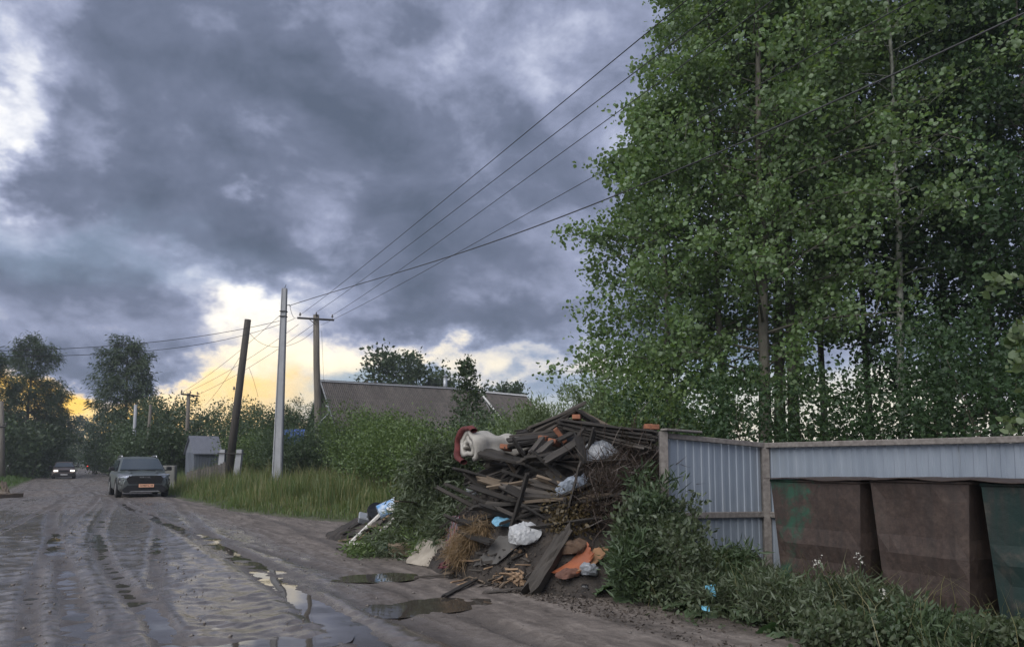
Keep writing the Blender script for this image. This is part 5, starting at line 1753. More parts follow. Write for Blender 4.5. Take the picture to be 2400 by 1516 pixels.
# slanted bundle of old boards at the peak
Ypk = 9.7
for k in range(7):
    dy = k * 5.0
    bd((1243 + 4 * k, 1001 + 1.6 * k, Ypk + 0.11 * (k % 3)), (1362 - 5 * k, 948 + dy * 0.75, Ypk - 0.05 + 0.11 * (k % 3)), 0.11, 0.03, 'board_dark' if k % 3 else 'board_grey',
       'black board of the slanting bundle at the peak, %s from the top' % ORD[k], roll=0.2 * k, seed=100 + k, group='slanting boards at the peak')
for k, (a_, b_) in enumerate((((1355, 962, 9.6), (1410, 992, 9.5)), ((1352, 968, 9.75), (1402, 998, 9.6)), ((1366, 966, 9.7), (1432, 1002, 9.4)))):
    bd(a_, b_, 0.09, 0.03, 'board_tan' if k == 2 else 'board_dark', 'short board sloping from the peak towards the fence, %s from the top' % ORD[k], seed=120 + k, group='short boards below the peak')
# long boards reaching the end post of the fence, fanned out
for k in range(13):
    t_ = k / 12
    y1 = 1012 + 40 * t_ + 4 * math.sin(k * 2.2)
    bd((1325 + 12 * math.sin(k * 1.7) + 16 * t_, 984 + 26 * t_, 9.5 + 0.08 * math.sin(k * 2.7)), (1540 + 5 * math.sin(k * 3.1) - 34 * t_, y1, 8.75 + 0.06 * math.sin(k * 1.9)), 0.12, 0.026,
       'board_dark' if k % 4 else 'board_grey', 'long dark board fanned against the fence end post, %s from the top' % ORD[k], roll=0.5 * math.sin(k * 2.0), seed=140 + k, group='long fanned boards by the fence end')
QR = [1, 0, 2, 13, 3, 4, 5, 12, 6, 7, 10, 8, 9, 14, 11]
# boards poking out towards the quilt
for k, (a_, b_, w_, m_) in enumerate((((1214, 1020, 9.6), (1350, 1000, 9.7), 0.14, 'board_grey'), ((1222, 1012, 9.8), (1345, 996, 9.9), 0.13, 'board_dark'), ((1197, 1030, 9.3), (1330, 1014, 9.6), 0.12, 'board_dark'),
                                      ((1204, 1040, 9.2), (1300, 1022, 9.4), 0.10, 'board_dark'), ((1190, 1048, 9.2), (1255, 1040, 9.3), 0.09, 'board_dark'), ((1206, 1034, 9.0), (1224, 1062, 9.0), 0.07, 'board_dark'),
                                      ((1246, 1056, 9.0), (1272, 1024, 9.3), 0.07, 'board_grey'), ((1262, 1060, 8.9), (1290, 1036, 9.1), 0.08, 'board_grey'), ((1281, 1078, 8.7), (1354, 1034, 9.0), 0.11, 'board_grey'),
                                      ((1284, 1070, 8.8), (1372, 1030, 9.2), 0.12, 'board_dark'), ((1300, 1062, 9.0), (1362, 1056, 9.0), 0.10, 'board_dark'), ((1232, 1076, 8.8), (1330, 1060, 9.0), 0.12, 'board_grey'),
                                      ((1356, 1020, 9.0), (1368, 1082, 8.75), 0.10, 'board_dark'), ((1310, 1030, 9.2), (1352, 1008, 9.4), 0.10, 'board_dark'), ((1135, 1058, 9.5), (1212, 1078, 9.1), 0.22, 'board_dark'))):
    bd(a_, b_, w_, 0.03, m_, 'rotten board beside the rolled quilt, %s counting down the heap' % ORD[QR.index(k)], seed=170 + k, roll=0.4 * math.sin(k), group='boards beside the rolled quilt')
# jumble of boards through the middle of the heap
rb = random.Random(5)
for k in range(64):
    px = rb.uniform(1090, 1410); py = rb.uniform(1070, 1240)
    p = hit(px, py)
    ang = rb.gauss(0, 0.75)
    L = rb.uniform(0.35, 1.3)
    d = np.array([math.cos(ang) * 0.88, -math.cos(ang) * 0.25, math.sin(ang) * 0.55 + 0.02]); d /= np.linalg.norm(d)
    nrm = np.array([-0.72, -0.66, 0.25]); c = p + nrm * rb.uniform(0.02, 0.14)
    board(c - d * L / 2, c + d * L / 2, rb.uniform(0.035, 0.12), rb.uniform(0.018, 0.04), M[rb.choice(['board_dark', 'board_dark', 'board_grey', 'board_tan' if k % 5 == 0 else 'board_dark'])],
          'broken board in the jumble across the middle of the heap', roll=rb.uniform(-1, 1), seed=200 + k, group='broken boards in the middle of the heap')
# lower scraps of dark earth and sticks
for k in range(70):
    px = rb.uniform(1055, 1250); py = rb.uniform(1285, 1375)
    p = hit(px, py)
    ang = rb.uniform(0, math.pi)
    L = rb.uniform(0.08, 0.32)
    d = np.array([math.cos(ang), math.sin(ang) * 0.8, rb.uniform(-0.1, 0.45)]); d /= np.linalg.norm(d)
    c = p + np.array([0, 0, 0.02])
    board(c - d * L / 2, c + d * L / 2, rb.uniform(0.015, 0.05), rb.uniform(0.008, 0.02), M[rb.choice(['board_dark', 'board_dark', 'board_grey', 'board_tan', 'board_fresh'])],
          'splintered stick on the dark earth at the foot of the heap', name='stick', roll=rb.uniform(-1, 1), seed=300 + k, group='splintered sticks at the foot of the heap', cat='stick')
for k in range(26):
    px = rb.uniform(1165, 1240); py = rb.uniform(1345, 1375)
    p = hit(px, py); ang = rb.uniform(0, math.pi); L = rb.uniform(0.06, 0.2)
    d = np.array([math.cos(ang), math.sin(ang), rb.uniform(0, 0.5)]); d /= np.linalg.norm(d)
    c = p + np.array([0, 0, 0.03])
    board(c - d * L / 2, c + d * L / 2, rb.uniform(0.02, 0.05), 0.008, M['board_fresh'], 'pale fresh wood chip beside the leaning beam', name='wood_chip', roll=rb.uniform(-1, 1), seed=400 + k, group='pale wood chips by the leaning beam', cat='wood chip')

# heavy leaning beam and loose planks on the mud
p0, p1 = gnd(1248, 1380, 0.06), near(1325, 1250, 0.16)
board(p0, p1, 0.15, 0.15, M['board_grey'], 'heavy squared beam leaning on the front of the heap', name='leaning_beam', group=None, roll=0.5, seed=3, cat='beam')
board(gnd(1042, 1394, 0.015), gnd(1112, 1356, 0.05), 0.06, 0.02, M['board_dark'], 'dark split plank lying loose on the mud before the heap', name='loose_plank', group='loose planks on the mud', seed=4, cat='plank')
board(gnd(1140, 1386, 0.012), gnd(1226, 1376, 0.04), 0.07, 0.015, M['board_grey'], 'flat plank on the mud at the foot of the heavy beam', name='loose_plank', group='loose planks on the mud', seed=5, cat='plank')
board(gnd(978, 1351, 0.012), gnd(1052, 1345, 0.03), 0.05, 0.02, M['board_grey'], 'grey plank on the mud below the beige panel', name='loose_plank', group='loose planks on the mud', seed=6, cat='plank')
board(gnd(1092, 1290, 0.02) * 0 + hit(1085, 1262) + np.array([0, -0.15, 0.1]), hit(1150, 1290) + np.array([0, -0.2, 0.12]), 0.12, 0.03, M['board_dark'], 'dark board lying across the dry straw', name='loose_plank', group='loose planks on the mud', seed=7, cat='plank')
for i, (x0, y0, x1, y1, lab) in enumerate(((-12, 1138, 14, 1158, 'old timber lying on the grass at the picture edge'), (2, 1157, 46, 1159, 'second old timber lying by the road at the picture edge'), (8, 1132, 14, 1150, 'short timber propped on the two lying by the road edge'))):
    a_, b_ = gnd(x0, y0 + 4, 0.1), gnd(x1, y1, 0.1)
    if i == 2:
        a_, b_ = at(8, 1134, 33.6), at(15, 1152, 33.4)
    board(a_, b_, 0.22, 0.16, M['board_tan'], lab, name='old_timber', group=None, seed=20 + i, cat='timber')

# bricks
M['brick'] = mat_simple('brick', (0.30, 0.125, 0.070), (0.17, 0.070, 0.042), 9, 0.9, bumpv=0.5, island=0.15)


def brick(p, rot, label):
    o = MB().box((0, 0, 0), (0.22, 0.105, 0.06)).build('brick', M['brick'], loc=tuple(p), rot=rot, bevel=0.006)
    tag(o, label, 'brick', 'bricks on the rubbish heap')


brick(at(1352, 980, 9.55), (0.0, 0.15, 1.40), 'orange brick under the peak of the slanting boards')
brick(at(1519, 1001, 8.86), (0, 0.05, 1.45), 'orange brick at the fence end of the boards, one of a touching pair')
brick(at(1531, 1002, 8.80), (0, 0.05, 1.6), 'pale-ended brick touching another on the boards by the fence end post')
brick(at(1274, 1026, 9.4), (0.1, -0.05, 1.35), 'orange brick on the boards next to the rolled quilt')
brick(at(1186, 1049, 9.3), (0.1, 0.15, 1.3), 'orange brick on the rotten board right against the quilt')
brick(at(1299, 1037, 9.25), (0.2, 0.2, 1.2), 'dull brick wedged among the boards below the peak')
brick(at(1313, 1020, 9.42), (0.3, 0.9, 0.2), 'brick fragment standing on edge below the peak boards')

# rolled quilt
M['quilt_white'] = mat_simple('quilt_white', (0.46, 0.44, 0.40), (0.28, 0.265, 0.24), 4, 0.95, bumpv=0.6, bdist=0.03)
M['quilt_red'] = mat_simple('quilt_red', (0.15, 0.035, 0.035), (0.09, 0.022, 0.022), 7, 0.9)


def quilt():
    c = at(1162, 1050, 9.9)
    e = empty('rolled_quilt', tuple(c), 'rolled white quilt with red lining lying on top of the heap', 'quilt')
    # spiral section extruded along x with soft bulges
    turns, n, L, nx = 1.75, 46, 0.92, 15
    for name, mat_, dr, xs0, xs1 in (('quilt_cover', M['quilt_white'], 0.0, 0.02, 1.0),):
        V, F = [], []
        for i in range(nx):
            s = i / (nx - 1); xx = xs0 + (xs1 - xs0) * s
            pinch = 1 - 0.20 * math.exp(-((s - 0.55) / 0.10) ** 2) - 0.12 * (s > 0.97)
            for th in (0, 1):
                for j in range(n):
                    t_ = j / (n - 1) if name == 'quilt_cover' else 0.66 + 0.34 * j / (n - 1)
                    a_ = -0.6 + t_ * turns * 2 * math.pi
                    r_ = (0.09 + 0.145 * t_) * pinch + dr
                    r_ += 0.014 * math.sin(5 * a_ + 3 * s) + 0.012 * math.sin(17 * s + a_ * 2) + 0.008 * math.sin(31 * s - 3 * a_) + 0.022 * float(vnoise(np.array(s * 7.0), np.array(a_ * 1.6 + 9), 61))
                    r_ -= (0.060 if name == 'quilt_cover' else 0.012) * th
                    V.append((xx * L - L / 2 + 0.02 * math.sin(a_ * 2), r_ * math.cos(a_) * 1.12, r_ * math.sin(a_) * 0.92 + 0.02 * math.sin(3 * s)))
        for i in range(nx - 1):
            for th in (0, 1):
                for j in range(n - 1):
                    a0 = i * 2 * n + th * n + j; b0 = a0 + 2 * n
                    F.append((a0, a0 + 1, b0 + 1, b0) if th == 0 else (a0, b0, b0 + 1, a0 + 1))
            for j in (0, n - 1):
                a0 = i * 2 * n + j; F.append((a0, a0 + n, a0 + 3 * n, a0 + 2 * n))
        for i in (0, nx - 1):
            for j in range(n - 1):
                a0 = i * 2 * n + j; F.append((a0, a0 + n, a0 + n + 1, a0 + 1))
        MB().add(V, F).build(name, mat_, e, rot=(0, 0.06, 0.55), smooth_=True)
    # red side of the quilt folded out at the open end
    rng_ = np.random.default_rng(4)
    V, F = [], []
    n, k = 22, 9
    for i in range(n):
        a_ = -1.2 + (2.2 + 1.2) * i / (n - 1)
        for j in range(k):
            b_ = j / (k - 1) * 2 * math.pi
            rr_ = 0.255 + 0.040 * math.cos(b_) + 0.012 * math.sin(7 * a_)
            V.append((-L / 2 + 0.03 + 0.055 * math.sin(b_) + 0.012 * math.sin(5 * a_ + 1), rr_ * math.cos(a_) * 1.1, rr_ * math.sin(a_) * 0.92))
    for i in range(n - 1):
        for j in range(k - 1):
            F.append((i * k + j, i * k + j + 1, (i + 1) * k + j + 1, (i + 1) * k + j))
    MB().add(V, F).build('red_lining', M['quilt_red'], e, rot=(0, 0.06, 0.55), smooth_=True)


quilt()


def bag(name, label, p, s, mat, seed, cat='bag', rot=(0, 0, 0)):
    """crumpled plastic bag: a creased, knotted pouch"""
    rng = np.random.default_rng(seed)
    bm = bmesh.new()
    bmesh.ops.create_icosphere(bm, subdivisions=4, radius=1.0)
    K = rng.normal(0, 1, (9, 3)); ph = rng.uniform(0, 6, 9)
    # flat facets meeting in sharp creases, like film drawn tight over lumps
    PN = unit(rng.normal(0, 1, (26, 3))); PD = rng.uniform(0.62, 1.0, 26)
    for v in bm.verts:
        c = np.array(v.co)
        dn = PN @ c
        f = min(1.12, float(np.min(np.where(dn > 0.05, PD / np.maximum(dn, 0.05), 9))))
        for k_, p_ in zip(K[:4], ph):
            f += 0.05 * abs(math.sin(3.3 * float(k_ @ c) + p_)) - 0.02
        f += 0.012 * rng.normal()
        if c[2] > 0.72:
            f *= 1 - 0.5 * (c[2] - 0.72) / 0.28
            c = c * np.array([0.8, 0.8, 1.15])
        if c[2] < -0.55:
            c = np.array([c[0] * 1.05, c[1] * 1.05, -0.55 - 0.2 * (abs(c[2]) - 0.55)])
        v.co = Vector(tuple(c * f * np.array(s)))
    me = bpy.data.meshes.new(name); bm.to_mesh(me); bm.free()
    o = link(name, me, mat, loc=tuple(p), rot=rot)
    return tag(o, label, cat)


def plastic(name, c, rough=0.35, tr=0.0):
    m, nt, b = principled(name)
    n = noise(nt, objvec(nt), 12.0, 4, 0.6, 1.0)
    nt.links.new(ramp(nt, n, [(0.3, tuple(x * 0.75 for x in c)), (0.7, c)]), b.inputs['Base Color'])
    b.inputs['Roughness'].default_value = rough
    bump(nt, b, n, 0.5, 0.02)
    return m


M['bag_silver'] = plastic('bag_silver', (0.20, 0.215, 0.24), 0.22)
M['bag_white'] = plastic('bag_white', (0.42, 0.43, 0.44), 0.35)
M['bag_bluewhite'] = plastic('bag_bluewhite', (0.27, 0.31, 0.37), 0.35)
M['bag_black'] = plastic('bag_black', (0.02, 0.02, 0.022), 0.3)
M['bag_blue'] = plastic('bag_blue', (0.16, 0.38, 0.55), 0.4)
M['bag_grey'] = plastic('bag_grey', (0.28, 0.30, 0.33), 0.3)
bag('plastic_bag', 'large silvery plastic bag hanging below the long fanned boards', near(1402, 1062, 0.10), (0.24, 0.10, 0.17), M['bag_silver'], 1)
bag('plastic_bag', 'bluish white plastic bag stuffed in the middle of the heap', hit(1345, 1140) + np.array([-0.03, -0.08, 0.02]), (0.24, 0.13, 0.13), M['bag_bluewhite'], 2, rot=(0, -0.4, 0))
bag('plastic_bag', 'white plastic bag on the heap above the dark earth', hit(1238, 1250) + np.array([-0.05, -0.1, 0.0]), (0.20, 0.12, 0.17), M['bag_white'], 3)
bag('plastic_bag', 'grey film bag on the ground under the orange board', hit(1382, 1348) + np.array([0, -0.03, 0.06]), (0.10, 0.09, 0.09), M['bag_grey'], 4)
bag('plastic_bag', 'small bright white bag at the edge of the burdock', gnd(1405, 1376) + np.array([0, 0, 0.06]), (0.07, 0.06, 0.07), M['bag_white'], 5)
bag('plastic_bag', 'black bin bag lying at the foot of the heap', gnd(1375, 1395) + np.array([0, 0.02, 0.06]), (0.16, 0.11, 0.085), M['bag_black'], 6)
bag('plastic_bag', 'pale blue bag beside the cut branches on the mud', hit(900, 1297) + np.array([0, -0.05, 0.05]), (0.12, 0.10, 0.09), M['bag_blue'], 7)
bag('plastic_bag', 'crumpled blue bag above the white one in the heap', hit(1190, 1222) + np.array([-0.05, -0.08, 0]), (0.12, 0.08, 0.08), M['bag_blue'], 8)
bag('plastic_bag', 'flat grey bag half buried under the broken boards', hit(1120, 1150) + np.array([-0.05, -0.08, 0]), (0.12, 0.08, 0.10), M['bag_grey'], 9)
bag('plastic_bag', 'brown sack bulging behind the orange board', hit(1345, 1285) + np.array([-0.02, -0.05, 0.02]), (0.15, 0.11, 0.12), mat_simple('sack', (0.12, 0.075, 0.05), (0.07, 0.045, 0.03), 8, 0.9), 10)
bag('plastic_bag', 'dull reddish sack lying under the orange board', hit(1335, 1352) + np.array([0, -0.04, 0.05]), (0.14, 0.10, 0.075), mat_simple('sack_red', (0.17, 0.085, 0.06), (0.10, 0.05, 0.04), 8, 0.9), 11)

# bucket, basin, box, window frame at the low end of the heap
M['frame_paint'] = mat_simple('frame_paint', (0.72, 0.71, 0.68), (0.55, 0.52, 0.47), 10, 0.65, bumpv=0.4)
M['bucket_print'] = mat_simple('bucket_print', (0.62, 0.66, 0.70), (0.10, 0.28, 0.55), 7, 0.4, detail=1.5, bumpv=0)
bp_ = near(908, 1192, 0.2)
bk = empty('paint_bucket', tuple(bp_), 'white plastic bucket with blue print lying on the heap end', 'bucket', rz=0.3)
MB().tube([(-0.15, 0, -0.08), (0.16, 0, 0.03)], [0.145, 0.17], 24).build('body', M['bucket_print'], bk, smooth_=False)
MB().tube([(0.14, 0, 0.023), (0.175, 0, 0.035)], [0.18, 0.18], 24).build('rim', M['bag_white'], bk)
MB().tube([(0.15, -0.18, 0.03), (0.26, -0.14, -0.05), (0.30, 0, -0.08), (0.26, 0.14, -0.05), (0.15, 0.18, 0.03)], 0.006, 6).build('handle', M['iron'], bk)
bs = near(882, 1198, 0.2)
o = MB().tube([(0, 0, -0.12), (0.0, -0.02, -0.10), (0, -0.10, 0.02), (0, -0.085, 0.03), (0, -0.02, -0.06)], [0.02, 0.13, 0.19, 0.175, 0.11], 24).build('basin', M['bag_black'], loc=tuple(bs), rot=(0.3, 0.3, 0.4))
tag(o, 'black plastic basin tipped behind the printed bucket', 'basin')
bx = near(858, 1216, 0.15)
o = MB().box((0, 0, 0), (0.26, 0.18, 0.14), taper=(1.15, 1.15)).build('plastic_tub', M['bag_grey'], loc=tuple(bx), rot=(0.5, 0.25, 0.3), bevel=0.02)
tag(o, 'pale grey plastic tub behind the white window frame', 'tub')
wf = empty('window_frame', tuple((near(822, 1270, 0.08) + near(937, 1203, 0.25)) / 2), 'old white window frame leaning on the low end of the heap', 'window frame')
A, B, C_, D_ = gnd(822, 1272, 0.05), gnd(862, 1277, 0.05), at(938, 1203, 12.35), at(908, 1190, 12.75)
base_ = (A + C_) / 2
for (q0, q1) in ((A, B), (B, C_), (C_, D_), (D_, A)):
    beam(q0, q1, 0.07, 0.05, 'frame_bar', M['frame_paint'], wf, base_)
beam((A + B) / 2 * 0.5 + (C_ + D_) / 2 * 0.5 + (A - B) * 0.5, (A + B) / 2 * 0.5 + (C_ + D_) / 2 * 0.5 - (A - B) * 0.5, 0.04, 0.04, 'glazing_bar', M['board_tan'], wf, base_)
board(near(838, 1264, 0.06), near(908, 1208, 0.12), 0.08, 0.025, M['board_fresh'], 'reddish plank lying inside the white window frame', name='loose_plank', group=None, seed=31, cat='plank')
board(near(802, 1266, 0.05), near(838, 1258, 0.08), 0.10, 0.03, M['board_tan'], 'pale offcut lying beside the window frame on the mud', name='loose_plank', group=None, seed=32, cat='plank')
board(gnd(796, 1284, 0.02), gnd(842, 1278, 0.05), 0.09, 0.02, M['board_dark'], 'dark plank flat on the mud at the tip of the heap', name='loose_plank', group=None, seed=33, cat='plank')
board(near(930, 1170, 0.5), near(990, 1176, 0.2), 0.09, 0.02, M['board_tan'], 'pale board end sticking out above the bucket', name='loose_plank', group=None, seed=34, cat='plank')

for k, (x0, y0, x1, y1, m_) in enumerate(((800, 1250, 858, 1226, 'board_grey'), (812, 1256, 868, 1238, 'board_dark'), (822, 1236, 866, 1206, 'board_dark'), (846, 1214, 900, 1186, 'board_tan'), (838, 1242, 890, 1224, 'board_grey'))):
    board(near(x0, y0, 0.10), near(x1, y1, 0.14), 0.10, 0.025, M[m_], 'old board piled behind the white window frame, %s from the mud' % ORD[k], seed=900 + k, group='boards behind the window frame', roll=0.3 * k)
# panels
M['panel_beige'] = mat_simple('panel_beige', (0.40, 0.36, 0.30), (0.24, 0.21, 0.175), 5, 0.9, bumpv=0.3)
M['panel_grey'] = mat_simple('panel_grey', (0.11, 0.105, 0.10), (0.06, 0.057, 0.054), 5, 0.9)
M['orange'] = mat_simple('orange', (0.33, 0.105, 0.045), (0.22, 0.065, 0.03), 5, 0.6, bumpv=0.2)
M['orange_back'] = mat_simple('orange_back', (0.34, 0.19, 0.10), (0.22, 0.12, 0.065), 6, 0.85)


def panel(label, name, pts, mat, th=0.012, group=None, cat='panel', bend_=0.0):
    P = [np.array(p) for p in pts]
    n = np.cross(P[1] - P[0], P[3] - P[0]); n /= np.linalg.norm(n)
    if n[1] > 0:
        n = -n
    V, F = [], []
    k = 8
    rnd = random.Random(len(label))
    for th_ in (0, th):
        for i in range(k + 1):
            for j in range(k + 1):
                a_, b_ = i / k, j / k
                p = (P[0] * (1 - a_) + P[1] * a_) * (1 - b_) + (P[3] * (1 - a_) + P[2] * a_) * b_
                w = rnd.uniform(-0.02, 0.02) if (i in (0, k) or j in (0, k)) else 0
                p = p + n * (bend_ * (math.sin(math.pi * b_)) - th_) + np.array([w, 0, w * 0.5]) * (th_ == th_)
                V.append(p)
    m_ = (k + 1) ** 2
    for q in range(2):
        for i in range(k):
            for j in range(k):
                a0 = q * m_ + i * (k + 1) + j
                f = (a0, a0 + k + 1, a0 + k + 2, a0 + 1)
                F.append(f if q == 0 else f[::-1])
    rim = [i * (k + 1) for i in range(k + 1)] + [k * (k + 1) + j for j in range(1, k + 1)] + [i * (k + 1) + k for i in range(k - 1, -1, -1)] + [j for j in range(k - 1, 0, -1)]
    for a0, b0 in zip(rim, rim[1:] + rim[:1]):
        F.append((a0, b0, b0 + m_, a0 + m_))
    c = sum(P) / 4
    o = MB().add(V, F).build(name, mat, off=c, loc=tuple(c))
    return tag(o, label, cat, group)


panel('beige hardboard panel leaning at the front of the heap', 'hardboard_sheet', [gnd(950, 1318, 0.01), gnd(1048, 1331, 0.01), near(1050, 1268, 0.28), near(986, 1257, 0.28)], M['panel_beige'], 0.01)
panel('grey sheet sloping behind the dry straw', 'grey_sheet', [near(1110, 1325, 0.08), near(1165, 1320, 0.08), near(1245, 1252, 0.14), near(1170, 1255, 0.14)], M['panel_grey'], 0.01)
panel('bent orange board at the foot of the heap', 'orange_board', [near(1292, 1340, 0.12), near(1350, 1344, 0.16), near(1390, 1296, 0.22), near(1374, 1270, 0.12)], M['orange'], 0.012, bend_=-0.05)
panel('torn brown underlayer beside the bent orange board', 'torn_underlay', [near(1350, 1338, 0.13), near(1376, 1336, 0.15), near(1430, 1280, 0.20), near(1392, 1284, 0.14)], M['orange_back'], 0.014, bend_=-0.04)
bxp = hit(938, 1302) + np.array([0, -0.05, 0.02])
o = MB().box((0, 0, 0.08), (0.30, 0.22, 0.17)).build('cardboard_box', mat_simple('cardboard', (0.30, 0.235, 0.165), (0.20, 0.155, 0.11), 5, 0.9), loc=tuple(bxp), rot=(0.06, 0, 0.5), bevel=0.006)
tag(o, 'small brown box on the mud between the blue bag and the beige panel', 'box')

# striped cloth hanging out of the heap
def cloth_mat():
    m, nt, b = principled('striped_cloth')
    w = nt.nodes.new('ShaderNodeTexWave'); w.inputs['Scale'].default_value = 5.5; w.inputs['Distortion'].default_value = 0.4
    nt.links.new(objvec(nt), w.inputs[0])
    nt.links.new(ramp(nt, w.outputs['Fac'], [(0.25, (0.15, 0.03, 0.05)), (0.45, (0.42, 0.37, 0.36)), (0.7, (0.12, 0.10, 0.13))]), b.inputs['Base Color'])
    b.inputs['Roughness'].default_value = 0.95
    return m


M['striped'] = cloth_mat()


def cloth(label, pts, mat, seed, fold=0.03):
    A, B, C_, D_ = [np.array(p) for p in pts]
    rng = np.random.default_rng(seed)
    n, m_ = 16, 12
    V, F = [], []
    ph = rng.uniform(0, 6)
    for i in range(n + 1):
        for j in range(m_ + 1):
            a_, b_ = i / n, j / m_
            p = (A * (1 - a_) + B * a_) * (1 - b_) + (D_ * (1 - a_) + C_ * a_) * b_
            f = fold * (math.sin(a_ * 15 + ph + 1.5 * b_) + 0.5 * math.sin(a_ * 31 + ph))
            V.append(p + np.array([0.3 * f, -f, 0.1 * f]))
    for i in range(n):
        for j in range(m_):
            a0 = i * (m_ + 1) + j
            F.append((a0, a0 + m_ + 1, a0 + m_ + 2, a0 + 1))
    c = (A + B + C_ + D_) / 4
    o = MB().add(V, F).build('cloth', mat, off=c, loc=tuple(c), smooth_=True)
    sm = o.modifiers.new('thickness', 'SOLIDIFY'); sm.thickness = 0.006
    tag(o, label, 'cloth')


q1, q2 = hit(1042, 1285) + np.array([-0.08, -0.12, 0]), hit(1066, 1292) + np.array([-0.08, -0.12, 0])
cloth('striped dark red and white cloth hanging out of the heap', [near(1040, 1208, 0.2), near(1078, 1208, 0.2), near(1068, 1284, 0.25), near(1046, 1280, 0.25)], M['striped'], 1)
cloth('dark red rag at the foot of the dry straw', [near(1028, 1322, 0.2), near(1058, 1305, 0.22), near(1056, 1330, 0.18), near(1024, 1332, 0.16)], mat_simple('rag_red', (0.12, 0.03, 0.045), (0.07, 0.02, 0.03), 8, 0.95), 2)

# blue paper scraps caught in the weeds
M['paper_blue'] = mat_simple('paper_blue', (0.20, 0.52, 0.70), (0.16, 0.44, 0.62), 6, 0.6)
cloth('torn light blue paper caught in the roadside weeds', [at(1650, 1372, 6.72), at(1676, 1369, 6.68), at(1680, 1398, 6.7), at(1657, 1392, 6.7)], M['paper_blue'], 3, 0.006)
cloth('smaller light blue paper scrap lying below the torn one', [at(1641, 1418, 6.66), at(1662, 1420, 6.64), at(1664, 1432, 6.6), at(1646, 1428, 6.6)], M['paper_blue'], 4, 0.006)


# loose vegetation in the heap
def clump(name, label, mat, leaf, size, n, sampler, seed, jit=0.8, up=0.3, hang=0.0, cat='cut branches', stalks=0, stalk_mat=None):
    rng = np.random.default_rng(seed)
    P, D = sampler(rng, n)
    V, F = leaf_geo(rng, P, D, size, leaf, up, jit, hang)
    o = link(name, mesh_fast(name, V, F), mat)
    return tag(o, label, cat, kind='stuff')


def heap_sampler(poly, lift, spread, flow, run=0.35):
    """points on the heap inside a pixel polygon given as (x0,x1,y0,y1) boxes"""
    def f(rng, n):
        C = []
        for (x0, x1, y0, y1, wgt) in poly:
            k = int(max(6, wgt))
            for _ in range(k):
                C.append(hit(rng.uniform(x0, x1), rng.uniform(y0, y1)))
        C = np.array(C)
        i = rng.integers(0, len(C), n)
        dirs = rng.normal(0, 0.6, (len(C), 3)) + np.array(flow)
        dirs = unit(dirs)
        s = rng.uniform(-run, run, n)[:, None]
        P = C[i] + dirs[i] * s * 1.2 + rng.normal(0, spread, (n, 3)) + np.array([-0.05, -0.07, 0.06]) * rng.uniform(0, lift, n)[:, None]
        Z = np.maximum(heap_h(P[:, 0] * RD[0] + P[:, 1] * RD[1], P[:, 0] * RR[0] + P[:, 1] * RR[1]), 0)
        P[:, 2] = np.maximum(P[:, 2], Z + 0.01)
        return P, dirs[i] + rng.normal(0, 0.25, (n, 3))
    return f


clump('cut_branches', 'heap of wilting green cut branches at the low end of the rubbish', M['weed'], 'lance', 0.11, 17000, heap_sampler([(885, 960, 1272, 1305, 50), (950, 1060, 1165, 1255, 120), (970, 1110, 1085, 1180, 110), (1010, 1100, 1072, 1095, 50)], 2.2, 0.07, (-0.5, -0.5, -0.35), 0.22), 61, jit=0.5)
clump('cut_branches', 'bright green cut leaves spilling on to the mud', M['bush'], 'lance', 0.11, 2600, heap_sampler([(825, 900, 1284, 1306, 40), (905, 1000, 1245, 1295, 50)], 1.2, 0.04, (-0.7, -0.4, -0.2), 0.15), 62, jit=0.6)
clump('dry_straw', 'bundle of tan dry straw at the front of the heap', M['dry_straw'] if 'dry_straw' in M else mat_leaf('dry_straw', (0.30, 0.205, 0.11), (0.17, 0.115, 0.062), trans=0.15), 'blade', 0.13, 4200, heap_sampler([(1088, 1150, 1240, 1272, 40), (1070, 1098, 1268, 1316, 30)], 1.6, 0.035, (-0.6, -0.5, -0.9), 0.12), 63, jit=0.25, cat='straw')
clump('dry_weeds', 'tangle of brown dead weeds between the boards and the fence', M['dry_weed'], 'blade', 0.26, 3000, heap_sampler([(1455, 1545, 1090, 1170, 50), (1400, 1460, 1140, 1240, 40)], 2.2, 0.09, (0.1, -0.5, 0.6)), 64, jit=0.7, cat='dead weeds')
clump('dry_leaves', 'withered yellow-brown leaves above the leaning beam', mat_leaf('withered', (0.13, 0.095, 0.04), (0.06, 0.042, 0.02), trans=0.2), 'kite', 0.05, 1100, heap_sampler([(1300, 1390, 1175, 1255, 40)], 1.2, 0.05, (0, -0.5, -0.6), 0.15), 65, jit=0.6, cat='dead leaves')
# crumbs of dark earth and litter round the foot
rng = np.random.default_rng(77)
n = 5200
px = rng.uniform(1030, 1330, n); cl = []
pu = rng.normal(7.6, 1.5, n); pv = 4.1 + np.abs(rng.normal(0.25, 0.45, n))
z = np.maximum(heap_h(pu, pv), road_h(pu, pv)) + 0.004
P = np.stack([RD[0] * pu + RR[0] * pv, RD[1] * pu + RR[1] * pv, z], -1)
V, F = leaf_geo(rng, P, rng.normal(0, 1, (n, 3)) * np.array([1, 1, 0.3]), 0.035, 'kite', 1.5, 0.5)
tag(link('litter', mesh_fast('litter', V, F), mat_simple('litter', (0.10, 0.08, 0.065), (0.03, 0.025, 0.022), 60, 0.9)), 'dark crumbs and splinters strewn round the foot of the heap', 'litter', kind='stuff')

